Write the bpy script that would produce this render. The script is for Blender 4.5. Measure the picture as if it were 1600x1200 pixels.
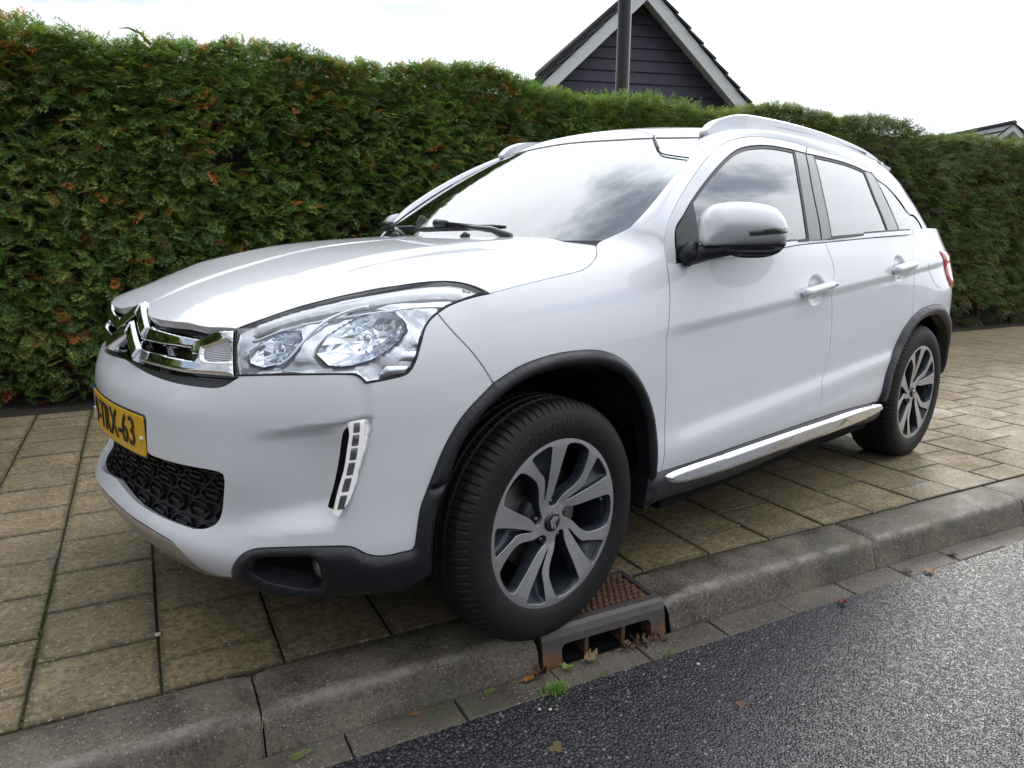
import bpy, bmesh, math, random
import numpy as np
from mathutils import Vector, Matrix, noise as mnoise
from mathutils.geometry import delaunay_2d_cdt
for _o in list(bpy.data.objects): bpy.data.objects.remove(_o)
SC=bpy.context.scene; COL=SC.collection
rng=np.random.default_rng(7); random.seed(7)
# world frame: X runs along the car (front at -0.9, rear axle at 2.67), Y towards the hedge, Z up, pavement at 0
# ---------------- camera ----------------
cam=bpy.data.cameras.new('camera'); camo=bpy.data.objects.new('camera',cam); COL.objects.link(camo)
cam.sensor_width=36; cam.lens=25.35; cam.clip_start=.05; cam.clip_end=900
CYAW,CPITCH,CROLL=.7316,-.2035,.0059
_f=Vector((math.sin(CYAW)*math.cos(CPITCH),math.cos(CYAW)*math.cos(CPITCH),math.sin(CPITCH)))
_r=Vector((math.cos(CYAW),-math.sin(CYAW),0)); _u=_r.cross(_f)
_r2=math.cos(CROLL)*_r+math.sin(CROLL)*_u; _u2=-math.sin(CROLL)*_r+math.cos(CROLL)*_u
CAMP=Vector((-1.3653,-2.2085,1.1304))
camo.matrix_world=Matrix(((_r2.x,_u2.x,-_f.x,CAMP.x),(_r2.y,_u2.y,-_f.y,CAMP.y),(_r2.z,_u2.z,-_f.z,CAMP.z),(0,0,0,1)))
SC.camera=camo
# ---------------- sky, sun, exposure ----------------
SUN_EL=math.radians(27); SUN_AZ=math.atan2(.96,.28)       # azimuth from +Y towards +X
w=bpy.data.worlds.new('World'); SC.world=w; w.use_nodes=True
nt=w.node_tree; nt.nodes.clear()
def N(nt,t,**k):
    n=nt.nodes.new(t)
    for a,b in k.items():
        if a.startswith('i_'):
            key=a[2:]; key=int(key) if key.isdigit() else key.replace('_',' ')
            n.inputs[key].default_value=b
        else: setattr(n,a,b)
    return n
def LK(nt,a,b): nt.links.new(a,b)
def MATH(nt,op,a,b=None,clamp=False):
    n=nt.nodes.new('ShaderNodeMath'); n.operation=op; n.use_clamp=clamp
    for i,v in enumerate((a,b)):
        if v is None: continue
        if isinstance(v,(int,float)): n.inputs[i].default_value=v
        else: nt.links.new(v,n.inputs[i])
    return n.outputs[0]
def RAMP(nt,fac,stops,interp='LINEAR'):
    n=nt.nodes.new('ShaderNodeValToRGB'); cr=n.color_ramp; cr.interpolation=interp
    while len(cr.elements)<len(stops): cr.elements.new(.5)
    for e,(p,c) in zip(cr.elements,stops):
        e.position=p; e.color=(c,c,c,1) if isinstance(c,(int,float)) else tuple(c)+((1,) if len(c)==3 else ())
    nt.links.new(fac,n.inputs[0]); return n.outputs[0]
def MIXC(nt,fac,a,b,mode='MIX'):
    n=nt.nodes.new('ShaderNodeMix'); n.data_type='RGBA'; n.blend_type=mode
    for s,v in ((0,fac),(6,a),(7,b)):
        if isinstance(v,(int,float)) and s==0: n.inputs[0].default_value=v
        elif isinstance(v,(tuple,list)): n.inputs[s].default_value=tuple(v)+((1,) if len(v)==3 else ())
        elif isinstance(v,(int,float)): n.inputs[s].default_value=(v,v,v,1)
        else: nt.links.new(v,n.inputs[s])
    return n.outputs[2]
sky=N(nt,'ShaderNodeTexSky'); sky.sky_type='NISHITA'; sky.sun_disc=False; sky.sun_elevation=SUN_EL; sky.sun_rotation=SUN_AZ
sky.air_density=1.0; sky.dust_density=1.2; sky.ozone_density=1.2
tc=N(nt,'ShaderNodeTexCoord'); sep=N(nt,'ShaderNodeSeparateXYZ'); LK(nt,tc.outputs['Generated'],sep.inputs[0])
zz=MATH(nt,'ADD',MATH(nt,'MAXIMUM',sep.outputs[2],0.0),.16)
px=MATH(nt,'DIVIDE',sep.outputs[0],zz); py=MATH(nt,'DIVIDE',sep.outputs[1],zz)
cmb=N(nt,'ShaderNodeCombineXYZ'); LK(nt,px,cmb.inputs[0]); LK(nt,py,cmb.inputs[1])
mp=N(nt,'ShaderNodeMapping'); LK(nt,cmb.outputs[0],mp.inputs[0]); mp.inputs['Location'].default_value=(7.964,4.318,0); mp.inputs['Rotation'].default_value=(0,0,2.767); mp.inputs['Scale'].default_value=(.75,1.1,1)
nz=N(nt,'ShaderNodeTexNoise',i_Scale=1.15,i_Detail=9.0,i_Roughness=.55,i_Distortion=.0); LK(nt,mp.outputs[0],nz.inputs['Vector'])
mp2=N(nt,'ShaderNodeMapping'); LK(nt,cmb.outputs[0],mp2.inputs[0]); mp2.inputs['Location'].default_value=(7.7,4.2,0)
nz2=N(nt,'ShaderNodeTexNoise',i_Scale=2.2,i_Detail=7.0,i_Roughness=.6); LK(nt,mp2.outputs[0],nz2.inputs['Vector'])
mask=RAMP(nt,nz.outputs[0],[(.35,.20),(.48,1)],'EASE')
# cloud cover is thick and bright all around the horizon, thinner overhead
hz=RAMP(nt,sep.outputs[2],[(.12,1),(.36,0)],'EASE')
mask=MATH(nt,'MAXIMUM',mask,hz)
dirv=N(nt,'ShaderNodeVectorMath',operation='DOT_PRODUCT'); LK(nt,tc.outputs['Generated'],dirv.inputs[0])
dirv.inputs[1].default_value=(math.sin(SUN_AZ)*math.cos(SUN_EL),math.cos(SUN_AZ)*math.cos(SUN_EL),math.sin(SUN_EL))
glow=RAMP(nt,MATH(nt,'MULTIPLY_ADD',dirv.outputs['Value'],.5),[(0,0),(1,1)])
_m=dirv.outputs['Value']
glow=MATH(nt,'POWER',MATH(nt,'MAXIMUM',MATH(nt,'ADD',MATH(nt,'MULTIPLY',_m,.5),.5),0.0),2.2)
cb=MATH(nt,'ADD',MATH(nt,'MULTIPLY',RAMP(nt,nz2.outputs[0],[(.3,.62),(.7,1.12)]),4.5),MATH(nt,'MULTIPLY',glow,14.0))
cb=MATH(nt,'MULTIPLY',cb,MATH(nt,'ADD',MATH(nt,'MULTIPLY',MATH(nt,'MAXIMUM',sep.outputs[2],0.0),.75),.82))
cc=N(nt,'ShaderNodeCombineColor'); LK(nt,MATH(nt,'MULTIPLY',cb,.965),cc.inputs[0]); LK(nt,cb,cc.inputs[1]); LK(nt,MATH(nt,'MULTIPLY',cb,1.06),cc.inputs[2])
bg=N(nt,'ShaderNodeBackground',i_Strength=.11); LK(nt,MIXC(nt,mask,sky.outputs[0],cc.outputs[0]),bg.inputs[0])
wo=N(nt,'ShaderNodeOutputWorld'); LK(nt,bg.outputs[0],wo.inputs[0])
sl=bpy.data.lights.new('sun','SUN'); sl.energy=1.5; sl.angle=math.radians(12); sl.color=(1,.95,.87)
so=bpy.data.objects.new('sun',sl); COL.objects.link(so)
so.rotation_euler=Vector((-math.sin(SUN_AZ)*math.cos(SUN_EL),-math.cos(SUN_AZ)*math.cos(SUN_EL),-math.sin(SUN_EL))).to_track_quat('-Z','Y').to_euler()
SC.view_settings.view_transform='Standard'; SC.view_settings.look='None'; SC.view_settings.exposure=.18; SC.view_settings.gamma=1; SC.view_settings.use_curve_mapping=False
SC.cycles.max_bounces=8; SC.cycles.transparent_max_bounces=12; SC.cycles.caustics_reflective=False; SC.cycles.caustics_refractive=False
SC.cycles.use_denoising=True
# ---------------- materials ----------------
MATS={}
def mat(name,color=(.5,.5,.5),rough=.5,metal=0,coat=0,coat_r=.03,spec=.5,emit=None,ior=None,flat=None):
    if name in MATS: return MATS[name]
    m=bpy.data.materials.new(name); m.use_nodes=True; MATS[name]=m
    b=m.node_tree.nodes['Principled BSDF']
    b.inputs['Base Color'].default_value=tuple(color)+(1,); b.inputs['Roughness'].default_value=rough; b.inputs['Metallic'].default_value=metal
    b.inputs['Coat Weight'].default_value=coat; b.inputs['Coat Roughness'].default_value=coat_r; b.inputs['Specular IOR Level'].default_value=spec
    if ior: b.inputs['IOR'].default_value=ior
    return m
def PB(m): return m.node_tree.nodes['Principled BSDF']
def bump(m,height,strength=.3,dist=.01,coat=False):
    n=m.node_tree.nodes.new('ShaderNodeBump'); n.inputs['Strength'].default_value=strength; n.inputs['Distance'].default_value=dist
    m.node_tree.links.new(height,n.inputs['Height']); m.node_tree.links.new(n.outputs[0],PB(m).inputs['Normal'])
    if coat: m.node_tree.links.new(n.outputs[0],PB(m).inputs['Coat Normal'])
def OC(nt): return nt.nodes.new('ShaderNodeTexCoord').outputs['Object']
def GEOP(nt): return nt.nodes.new('ShaderNodeNewGeometry').outputs['Position']
def NOISE(nt,vec,scale,detail=4,rough=.55,dist=0):
    n=N(nt,'ShaderNodeTexNoise',i_Scale=scale,i_Detail=detail,i_Roughness=rough,i_Distortion=dist); LK(nt,vec,n.inputs['Vector']); return n.outputs[0]
def VOR(nt,vec,scale,feature='F1',out='Distance',rand=1):
    n=N(nt,'ShaderNodeTexVoronoi',feature=feature); n.inputs['Scale'].default_value=scale; n.inputs['Randomness'].default_value=rand; LK(nt,vec,n.inputs['Vector']); return n.outputs[out]
# white paint with fine drops of rain and road film low down
paint=mat('white_paint',(.775,.79,.83),.30,0,.85,.02); nt_=paint.node_tree; PB(paint).inputs['Coat IOR'].default_value=1.5; PB(paint).inputs['Specular IOR Level'].default_value=.25
_p=GEOP(nt_)
_v=VOR(nt_,_p,55); _sel=NOISE(nt_,_p,120,1)
drop=MATH(nt_,'MULTIPLY',RAMP(nt_,_v,[(.0,1),(.13,.75),(.2,0)]),RAMP(nt_,NOISE(nt_,_p,23,2),[(.55,0),(.63,1)]))
_film=RAMP(nt_,NOISE(nt_,_p,4.0,5,.6),[(.35,0),(.75,1)])
LK(nt_,MIXC(nt_,MATH(nt_,'MULTIPLY',_film,.05),(.775,.79,.83),(.62,.61,.59)),PB(paint).inputs['Base Color'])
bump(paint,drop,.30,.0015,True)
black_pl=mat('black_plastic',(.011,.012,.015),.40); _n=black_pl.node_tree; bump(black_pl,NOISE(_n,GEOP(_n),900,2),.06,.0006)
LK(_n,MIXC(_n,RAMP(_n,NOISE(_n,GEOP(_n),7,5),[(.4,0),(.8,.35)]),(.011,.012,.015),(.028,.028,.030)),PB(black_pl).inputs['Base Color'])
gloss_blk=mat('gloss_black',(.010,.010,.012),.12,coat=.5)
pillar_m=mat('pillar_black',(.035,.034,.034),.28,coat=.6,coat_r=.12)
dark=mat('dark_inner',(.006,.006,.007),.8,spec=.1)
chrome=mat('chrome',(.90,.91,.93),.045,1)
satin=mat('satin_silver',(.62,.63,.65),.28,.9)
reflm=mat('reflector_chrome',(.80,.83,.88),.05,1)
lampbk=mat('lamp_housing',(.74,.76,.80),.14,.85)
rubber=mat('tyre_rubber',(.016,.016,.017),.62,spec=.35); _n=rubber.node_tree
LK(_n,MIXC(_n,RAMP(_n,NOISE(_n,OC(_n),16,5,.6),[(.42,0),(.78,.55)]),(.0065,.0065,.007),(.019,.017,.015)),PB(rubber).inputs['Base Color'])
rubber_t=mat('tyre_lettering',(.017,.017,.018),.5)
seal_m=mat('window_rubber',(.012,.012,.014),.45)
alu=mat('machined_aluminium',(.63,.63,.64),.34,1); _n=alu.node_tree
LK(_n,MIXC(_n,RAMP(_n,NOISE(_n,OC(_n),30,4),[(.35,0),(.8,.5)]),(.66,.66,.67),(.50,.49,.47)),PB(alu).inputs['Base Color'])
whgrey=mat('wheel_grey_lacquer',(.030,.036,.050),.38,.3,coat=.15,coat_r=.2)
steel=mat('brake_steel',(.28,.27,.26),.38,1)
trimgrey=mat('seat_fabric',(.045,.046,.05),.85)
dashm=mat('dash_plastic',(.03,.03,.032),.6)
beige=mat('headliner',(.42,.41,.39),.9)
platey=mat('plate_yellow',(.80,.45,.010),.35,coat=.3); plateb=mat('plate_blue',(.015,.07,.40),.35); inkm=mat('plate_black',(.012,.010,.010),.4); plw=mat('plate_white',(.8,.8,.75),.4)
redl=mat('tail_red',(.55,.012,.02),.12,coat=1); 
def glass(name,tint,f0,rough=0.0,bumpit=False):
    m=bpy.data.materials.new(name); m.use_nodes=True; nt=m.node_tree; nt.nodes.clear(); MATS[name]=m
    lw=N(nt,'ShaderNodeLayerWeight',i_Blend=.5); fac=MATH(nt,'ADD',MATH(nt,'MULTIPLY',MATH(nt,'POWER',lw.outputs['Facing'],4.0),1-f0),f0,True)
    t=N(nt,'ShaderNodeBsdfTransparent'); t.inputs[0].default_value=tuple(tint)+(1,)
    g=N(nt,'ShaderNodeBsdfGlossy',i_Roughness=rough); g.inputs[0].default_value=(.97,.99,.99,1)
    mx=N(nt,'ShaderNodeMixShader'); LK(nt,fac,mx.inputs[0]); LK(nt,t.outputs[0],mx.inputs[1]); LK(nt,g.outputs[0],mx.inputs[2])
    o=N(nt,'ShaderNodeOutputMaterial'); LK(nt,mx.outputs[0],o.inputs[0])
    return m
gl_wind=glass('windscreen_glass',(.60,.68,.66),.31)
gl_side=glass('side_glass',(.42,.46,.47),.24)
gl_lens=glass('clear_lens',(.95,.96,.97),.05)
gl_drl=glass('lamp_clear',(.86,.87,.90),.10,.02)
# ---------------- mesh helpers ----------------
def link(o,parent=None):
    COL.objects.link(o)
    if parent is not None: o.parent=parent
    return o
def mk(name,V,F,m=None,parent=None,smooth=True,normals=None,mats=None,mi=None):
    if normals is not None:
        VA=np.asarray(V,float); NA=np.asarray(normals,float); F2=[]
        for f in F:
            g=np.cross(VA[f[1]]-VA[f[0]],VA[f[2]]-VA[f[0]]); F2.append(f if g@NA[list(f)].sum(0)>=0 else f[::-1])
        F=F2
    me=bpy.data.meshes.new(name); me.from_pydata([tuple(map(float,v)) for v in V],[],[tuple(map(int,f)) for f in F]); me.update()
    if mats:
        for q in mats: me.materials.append(q)
        if mi is not None: me.polygons.foreach_set('material_index',np.asarray(mi,np.int32))
    elif m: me.materials.append(m)
    me.polygons.foreach_set('use_smooth',np.full(len(me.polygons),bool(smooth)))
    if normals is not None: me.normals_split_custom_set_from_vertices([tuple(map(float,q)) for q in normals])
    o=bpy.data.objects.new(name,me); return link(o,parent)
def empty(name,loc=(0,0,0),**props):
    o=bpy.data.objects.new(name,None); o.location=loc; o.empty_display_size=.2; link(o)
    for k,v in props.items(): o[k]=v
    return o
def tag(o,label=None,category=None,group=None,kind=None):
    for k,v in (('label',label),('category',category),('group',group),('kind',kind)):
        if v: o[k]=v
    return o
def box_vf(cx,cy,cz,sx,sy,sz):
    V=[(cx+sx*a/2,cy+sy*b/2,cz+sz*c/2) for a in(-1,1) for b in(-1,1) for c in(-1,1)]
    F=[(0,1,3,2),(4,6,7,5),(0,4,5,1),(2,3,7,6),(0,2,6,4),(1,5,7,3)]
    return V,F
def bevel_obj(o,w,seg=2):
    md=o.modifiers.new('b','BEVEL'); md.width=w; md.segments=seg; md.limit_method='ANGLE'
    return o
class MB:
    def __init__(s): s.V=[];s.F=[]
    def add(s,V,F):
        b=len(s.V); s.V+= [tuple(v) for v in V]; s.F+=[tuple(i+b for i in f) for f in F]; return s
    def box(s,*a): return s.add(*box_vf(*a))
    def tube(s,pts,r,n=8,cap=True):
        P=[Vector(p) for p in pts]; rr=r if isinstance(r,(list,tuple)) else [r]*len(P); V=[];F=[]
        up=Vector((0,0,1))
        for i,p in enumerate(P):
            t=(P[min(i+1,len(P)-1)]-P[max(i-1,0)]).normalized()
            a=t.cross(up); a=a.normalized() if a.length>1e-4 else Vector((1,0,0)); b=t.cross(a)
            for k in range(n):
                q=2*math.pi*k/n; V.append(p+rr[i]*(math.cos(q)*a+math.sin(q)*b))
        for i in range(len(P)-1):
            for k in range(n): F.append((i*n+k,i*n+(k+1)%n,(i+1)*n+(k+1)%n,(i+1)*n+k))
        if cap: F.append(tuple(range(n))[::-1]); F.append(tuple((len(P)-1)*n+k for k in range(n)))
        return s.add(V,F)
    def lathe(s,prof,n=48,axis='y',c=(0,0,0)):   # prof: (r, h)
        V=[];F=[]
        for r,h in prof:
            for k in range(n):
                q=2*math.pi*k/n; a,b=r*math.cos(q),r*math.sin(q)
                V.append((c[0]+a,c[1]+h,c[2]+b) if axis=='y' else (c[0]+a,c[1]+b,c[2]+h))
        for i in range(len(prof)-1):
            for k in range(n): F.append((i*n+k,i*n+(k+1)%n,(i+1)*n+(k+1)%n,(i+1)*n+k))
        return s.add(V,F)
    def build(s,name,m,parent=None,smooth=False): return mk(name,s.V,s.F,m,parent,smooth)
# ---- 2D outlines ----
def crom(P,step):
    """centripetal Catmull-Rom through the points of one smooth run"""
    P=np.asarray(P,float)
    if len(P)==2:
        n=max(1,int(round(np.linalg.norm(P[1]-P[0])/step))); return P[0]+(P[1]-P[0])*np.linspace(0,1,n+1)[:,None]
    Q=np.vstack([2*P[0]-P[1],P,2*P[-1]-P[-2]]); out=[P[0]]
    for i in range(1,len(Q)-2):
        p0,p1,p2,p3=Q[i-1:i+3]; d=lambda a,b:max(np.linalg.norm(a-b)**.5,1e-6)
        t0=0;t1=t0+d(p0,p1);t2=t1+d(p1,p2);t3=t2+d(p2,p3)
        n=max(1,int(round(np.linalg.norm(p2-p1)/step)))
        for t in t1+(t2-t1)*np.arange(1,n+1)/n:
            A1=(t1-t)/(t1-t0)*p0+(t-t0)/(t1-t0)*p1; A2=(t2-t)/(t2-t1)*p1+(t-t1)/(t2-t1)*p2; A3=(t3-t)/(t3-t2)*p2+(t-t2)/(t3-t2)*p3
            B1=(t2-t)/(t2-t0)*A1+(t-t0)/(t2-t0)*A2; B2=(t3-t)/(t3-t1)*A2+(t-t1)/(t3-t1)*A3
            out.append((t2-t)/(t2-t1)*B1+(t-t1)/(t2-t1)*B2)
    return np.array(out)
def outline(segs,sc,step):
    out=[]
    for s in segs:
        q=crom(np.asarray(s,float)*sc,step)
        if out and np.linalg.norm(out[-1][-1]-q[0])<step*.6: q=q[1:]
        if len(q): out.append(q)
    P=np.vstack(out)
    if np.linalg.norm(P[0]-P[-1])<step*.5: P=P[:-1]
    return P
def area2(P): x,y=P.T; return .5*np.sum(x*np.roll(y,-1)-np.roll(x,-1)*y)
def inset(P,d):
    if d==0: return P
    s=np.sign(area2(P)); a=P-np.roll(P,1,0); b=np.roll(P,-1,0)-P
    n=lambda v:np.stack([-v[:,1],v[:,0]],1)/np.maximum(np.linalg.norm(v,axis=1,keepdims=True),1e-9)
    na,nb=n(a),n(b); m=na+nb; m/=np.maximum((np.linalg.norm(m,axis=1,keepdims=True)),.6); 
    return P+s*d*m
def inpoly(Q,P):
    x,y=Q[:,0][:,None],Q[:,1][:,None]; x1,y1=P.T; x2,y2=np.roll(P,-1,0).T
    c=((y1>y)!=(y2>y))&(x<(x2-x1)*(y-y1)/np.where(y2==y1,1e-12,y2-y1)+x1)
    return c.sum(1)%2==1
def dseg(Q,P):
    """distance of points Q to closed polyline P"""
    A=P;B=np.roll(P,-1,0);d=B-A;L=np.maximum((d*d).sum(1),1e-12); out=np.empty(len(Q))
    for i in range(0,len(Q),2000):
        q=Q[i:i+2000,None]; t=np.clip(((q-A)*d).sum(-1)/L,0,1); out[i:i+2000]=np.sqrt((((A+d*t[...,None])-q)**2).sum(-1)).min(1)
    return out
def fill(P,holes,step):
    lo,hi=P.min(0),P.max(0); gx=np.arange(lo[0],hi[0],step); gy=np.arange(lo[1],hi[1],step*.866)
    X,Y=np.meshgrid(gx,gy); X=X+(np.arange(len(gy))%2)[:,None]*step*.5; Q=np.stack([X.ravel(),Y.ravel()],1)
    k=inpoly(Q,P)&(dseg(Q,P)>step*.5)
    for h in holes: k&=~inpoly(Q,h)&(dseg(Q,h)>step*.5)
    Q=Q[k]
    loops=[P]+list(holes); V=np.vstack(loops+[Q]); E=[];b=0
    for l in loops:
        n=len(l);E+=[(b+i,b+(i+1)%n) for i in range(n)];b+=n
    r=delaunay_2d_cdt([Vector(v) for v in V],E,[],0,1e-7)
    V2=np.array([tuple(v) for v in r[0]]);F=[f for f in r[2]]
    c=np.array([V2[list(f)].mean(0) for f in F]); k=inpoly(c,P)
    for h in holes:k&=~inpoly(c,h)
    F=[f for f,a in zip(F,k) if a]
    # orient ccw, find where loop verts went
    F=[f if area2(V2[list(f)])>0 else f[::-1] for f in F]
    ov={}
    for i,o in enumerate(r[3]):
        for j in o: ov[j]=i
    li=[];b=0
    for l in loops:
        li.append([ov.get(b+i,None) for i in range(len(l))]);b+=len(l)
    return V2,F,li
CEN=np.array([1.3,0,.62])
def snap_d(X,snap):
    S,D,rad=snap; q=((X[:,None]-S[None])**2).sum(-1); m=q.min(1); k=np.exp(-(q-m[:,None])/.035**2); d=(k@D)/k.sum(1,keepdims=True)
    return d*np.exp(-m/rad**2)[:,None]
def nrm(Fn,ab,e=2e-3,esc=(1,1)):
    a,b=ab[:,0],ab[:,1]
    da=Fn(a+e*esc[0],b)-Fn(a-e*esc[0],b); db=Fn(a,b+e*esc[1])-Fn(a,b-e*esc[1])
    n=np.cross(da,db); n/=np.maximum(np.linalg.norm(n,axis=1,keepdims=True),1e-12); return n
def panel(name,Fn,segs,m,parent,holes=(),step=.022,sc=(1,1),off=0,pillow=None,rim=.016,edge=.0013,gap=.0028,weld=False,mirror=True,snap=None,normals=True,bstep=None,flip=None):
    """trimmed piece of the surface Fn(a,b): real edges folded inwards, left side; mirrored to the right"""
    sc=np.array(sc,float); P=outline(segs,sc,bstep or step*.55); HH=[outline(h,sc,bstep or step*.55) for h in holes]
    if weld:
        on=abs(P[:,WELDAX[Fn]])<1e-6
    P2=inset(P,gap)
    if weld: P2[on,WELDAX[Fn]]=0
    HH=[inset(h,-gap) for h in HH]
    V2,F,loops=fill(P2,HH,step); ab=V2/sc
    X=Fn(ab[:,0],ab[:,1]); n=nrm(Fn,ab,esc=1/sc)
    o=((X-CEN)*n).sum(1)
    sg=1 if np.median(o)>0 else -1
    if flip is not None: sg=flip
    n*=sg
    Fs=[f if sg>0 else f[::-1] for f in F]
    d=None
    if pillow or off:
        o_=np.full(len(X),float(off))
        if pillow:
            allb=np.vstack([P2]+HH) ; dd=dseg(V2,P2)
            for h in HH: dd=np.minimum(dd,dseg(V2,h))
            t=np.clip(dd/pillow[1],0,1); o_+=pillow[0]*np.sqrt(np.maximum(1-(1-t)**2,0))
        X=X+n*o_[:,None]
    if snap is not None:
        X=X+snap_d(X,snap)
    nn=n.copy()
    if pillow:
        # geometric vertex normals for pillowed pieces
        tri=np.array([f[:3] for f in Fs]); fn=np.cross(X[tri[:,1]]-X[tri[:,0]],X[tri[:,2]]-X[tri[:,0]]); nn=np.zeros_like(X)
        for k in range(3): np.add.at(nn,tri[:,k],fn)
        nn/=np.maximum(np.linalg.norm(nn,axis=1,keepdims=True),1e-12)
    V=[X];NN=[nn];Fo=list(Fs);cnt=len(X)
    for li,lp in enumerate(loops):
        ii=[i for i in lp if i is not None]
        if len(ii)<3: continue
        ii=np.array(ii); c=X[ii]; t=np.roll(c,-1,0)-np.roll(c,1,0); out=np.cross(t,n[ii]); out/=np.maximum(np.linalg.norm(out,axis=1,keepdims=True),1e-12)
        ctr=(V2[ii]); 
        # 'out' must leave the sheet
        a=area2(V2[ii]); s2=1 if (a>0)==(li==0) else -1
        s2*= sg
        out*=s2
        r1=c+out*edge-n[ii]*edge; r2=r1-n[ii]*rim
        base=cnt; k=len(ii); V+=[r1,r2]; NN+=[out,out]; cnt+=2*k
        onl=np.zeros(k,bool)
        if weld and li==0: onl=abs(V2[ii][:,WELDAX[Fn]])<1e-6
        for q in range(k):
            z=(q+1)%k
            if weld and onl[q] and onl[z]: continue
            A=(ii[q],ii[z],base+z,base+q);B=(base+q,base+z,base+k+z,base+k+q)
            if (s2<0): A=A[::-1];B=B[::-1]
            Fo+=[A[::-1],B[::-1]] if s2>0 and False else [A,B]
    V=np.vstack(V);NN=np.vstack(NN)
    if weld:
        M=V*[1,-1,1];MN=NN*[1,-1,1];b=len(V)
        onw=np.where(abs(V[:,1])<1e-5)[0]; mp_=np.arange(b)+b; mp_[onw]=onw
        Fo=Fo+[tuple(mp_[i] for i in f[::-1]) for f in Fo]
        V=np.vstack([V,M]);NN=np.vstack([NN,MN]); NN[onw,1]=0
        mirror=False
    ob=mk(name,V,Fo,m,parent,True,NN if normals else None)
    if mirror: mirror_of(ob,parent)
    return ob
def mirror_of(o,parent=None):
    """the same part on the other side of the car"""
    me=o.data; n=len(me.vertices); V=np.empty(n*3); me.vertices.foreach_get('co',V); V=V.reshape(-1,3)*[1,-1,1]
    F=[tuple(p.vertices)[::-1] for p in me.polygons]
    NN=None
    if me.has_custom_normals:
        NN=np.zeros((n,3)); cn=np.empty(len(me.loops)*3); me.corner_normals.foreach_get('vector',cn); vi=np.empty(len(me.loops),np.int32); me.loops.foreach_get('vertex_index',vi); NN[vi]=cn.reshape(-1,3); NN*=[1,-1,1]
    mi=np.empty(len(me.polygons),np.int32); me.polygons.foreach_get('material_index',mi)
    sm=me.polygons[0].use_smooth
    r=mk(o.name.split('.')[0],V,F,None,parent,sm,NN,list(me.materials),mi)
    TWIN[o.name]=r
    return r
TWIN={}
WELDAX={}
def text_mesh(s,size,depth=0,spacing=1.0):
    cu=bpy.data.curves.new('t','FONT'); cu.body=s; cu.size=size; cu.align_x='CENTER'; cu.align_y='CENTER'; cu.extrude=depth; cu.space_character=spacing; cu.resolution_u=3
    o=bpy.data.objects.new('t',cu); COL.objects.link(o); dg=bpy.context.evaluated_depsgraph_get(); me=bpy.data.meshes.new_from_object(o.evaluated_get(dg))
    V=np.array([v.co[:] for v in me.vertices]); F=[tuple(p.vertices) for p in me.polygons]
    bpy.data.objects.remove(o); bpy.data.curves.remove(cu); bpy.data.meshes.remove(me); return V,F
# ---------------- street frame: t along the kerb, n towards the hedge ----------------
KY=-.25410; KD=np.array([math.cos(KY),math.sin(KY)]); KN=np.array([-KD[1],KD[0]])
def W3(t,n,z=0): q=t*KD+n*KN; return (q[0],q[1],z)
K0=-.646            # back edge of the kerb
KF=-.857            # foot of the kerb
# ---- materials of the ground ----
def ground_mat(name,fn):
    m=mat(name); fn(m,m.node_tree,PB(m)); return m
def _asph(m,nt,b):
    p=GEOP(nt); cell=VOR(nt,p,108,'F1','Color'); sc=N(nt,'ShaderNodeSeparateColor'); LK(nt,cell,sc.inputs[0])
    d=VOR(nt,p,108); big=NOISE(nt,p,2.2,5)
    c=MIXC(nt,sc.outputs[0],(.016,.017,.023),(.092,.094,.108)); c=MIXC(nt,RAMP(nt,sc.outputs[1],[(.96,0),(.985,.8)]),c,(.32,.30,.27))
    c=MIXC(nt,RAMP(nt,d,[(.35,0),(.62,.8)]),c,(.006,.006,.007)); LK(nt,c,b.inputs['Base Color'])
    LK(nt,RAMP(nt,MATH(nt,'ADD',MATH(nt,'MULTIPLY',sc.outputs[2],.5),MATH(nt,'MULTIPLY',big,.5)),[(.3,.24),(.7,.46)]),b.inputs['Roughness'])
    dm=RAMP(nt,d,[(0,1),(.3,.9),(.65,0)],'EASE')
    h=MATH(nt,'ADD',MATH(nt,'MULTIPLY',dm,MATH(nt,'ADD',MATH(nt,'MULTIPLY',sc.outputs[1],.7),.3)),MATH(nt,'MULTIPLY',NOISE(nt,p,420,2),.12)); bump(m,h,1.0,.0075); b.inputs['Specular IOR Level'].default_value=.5
asph=ground_mat('wet_asphalt',_asph)
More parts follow.
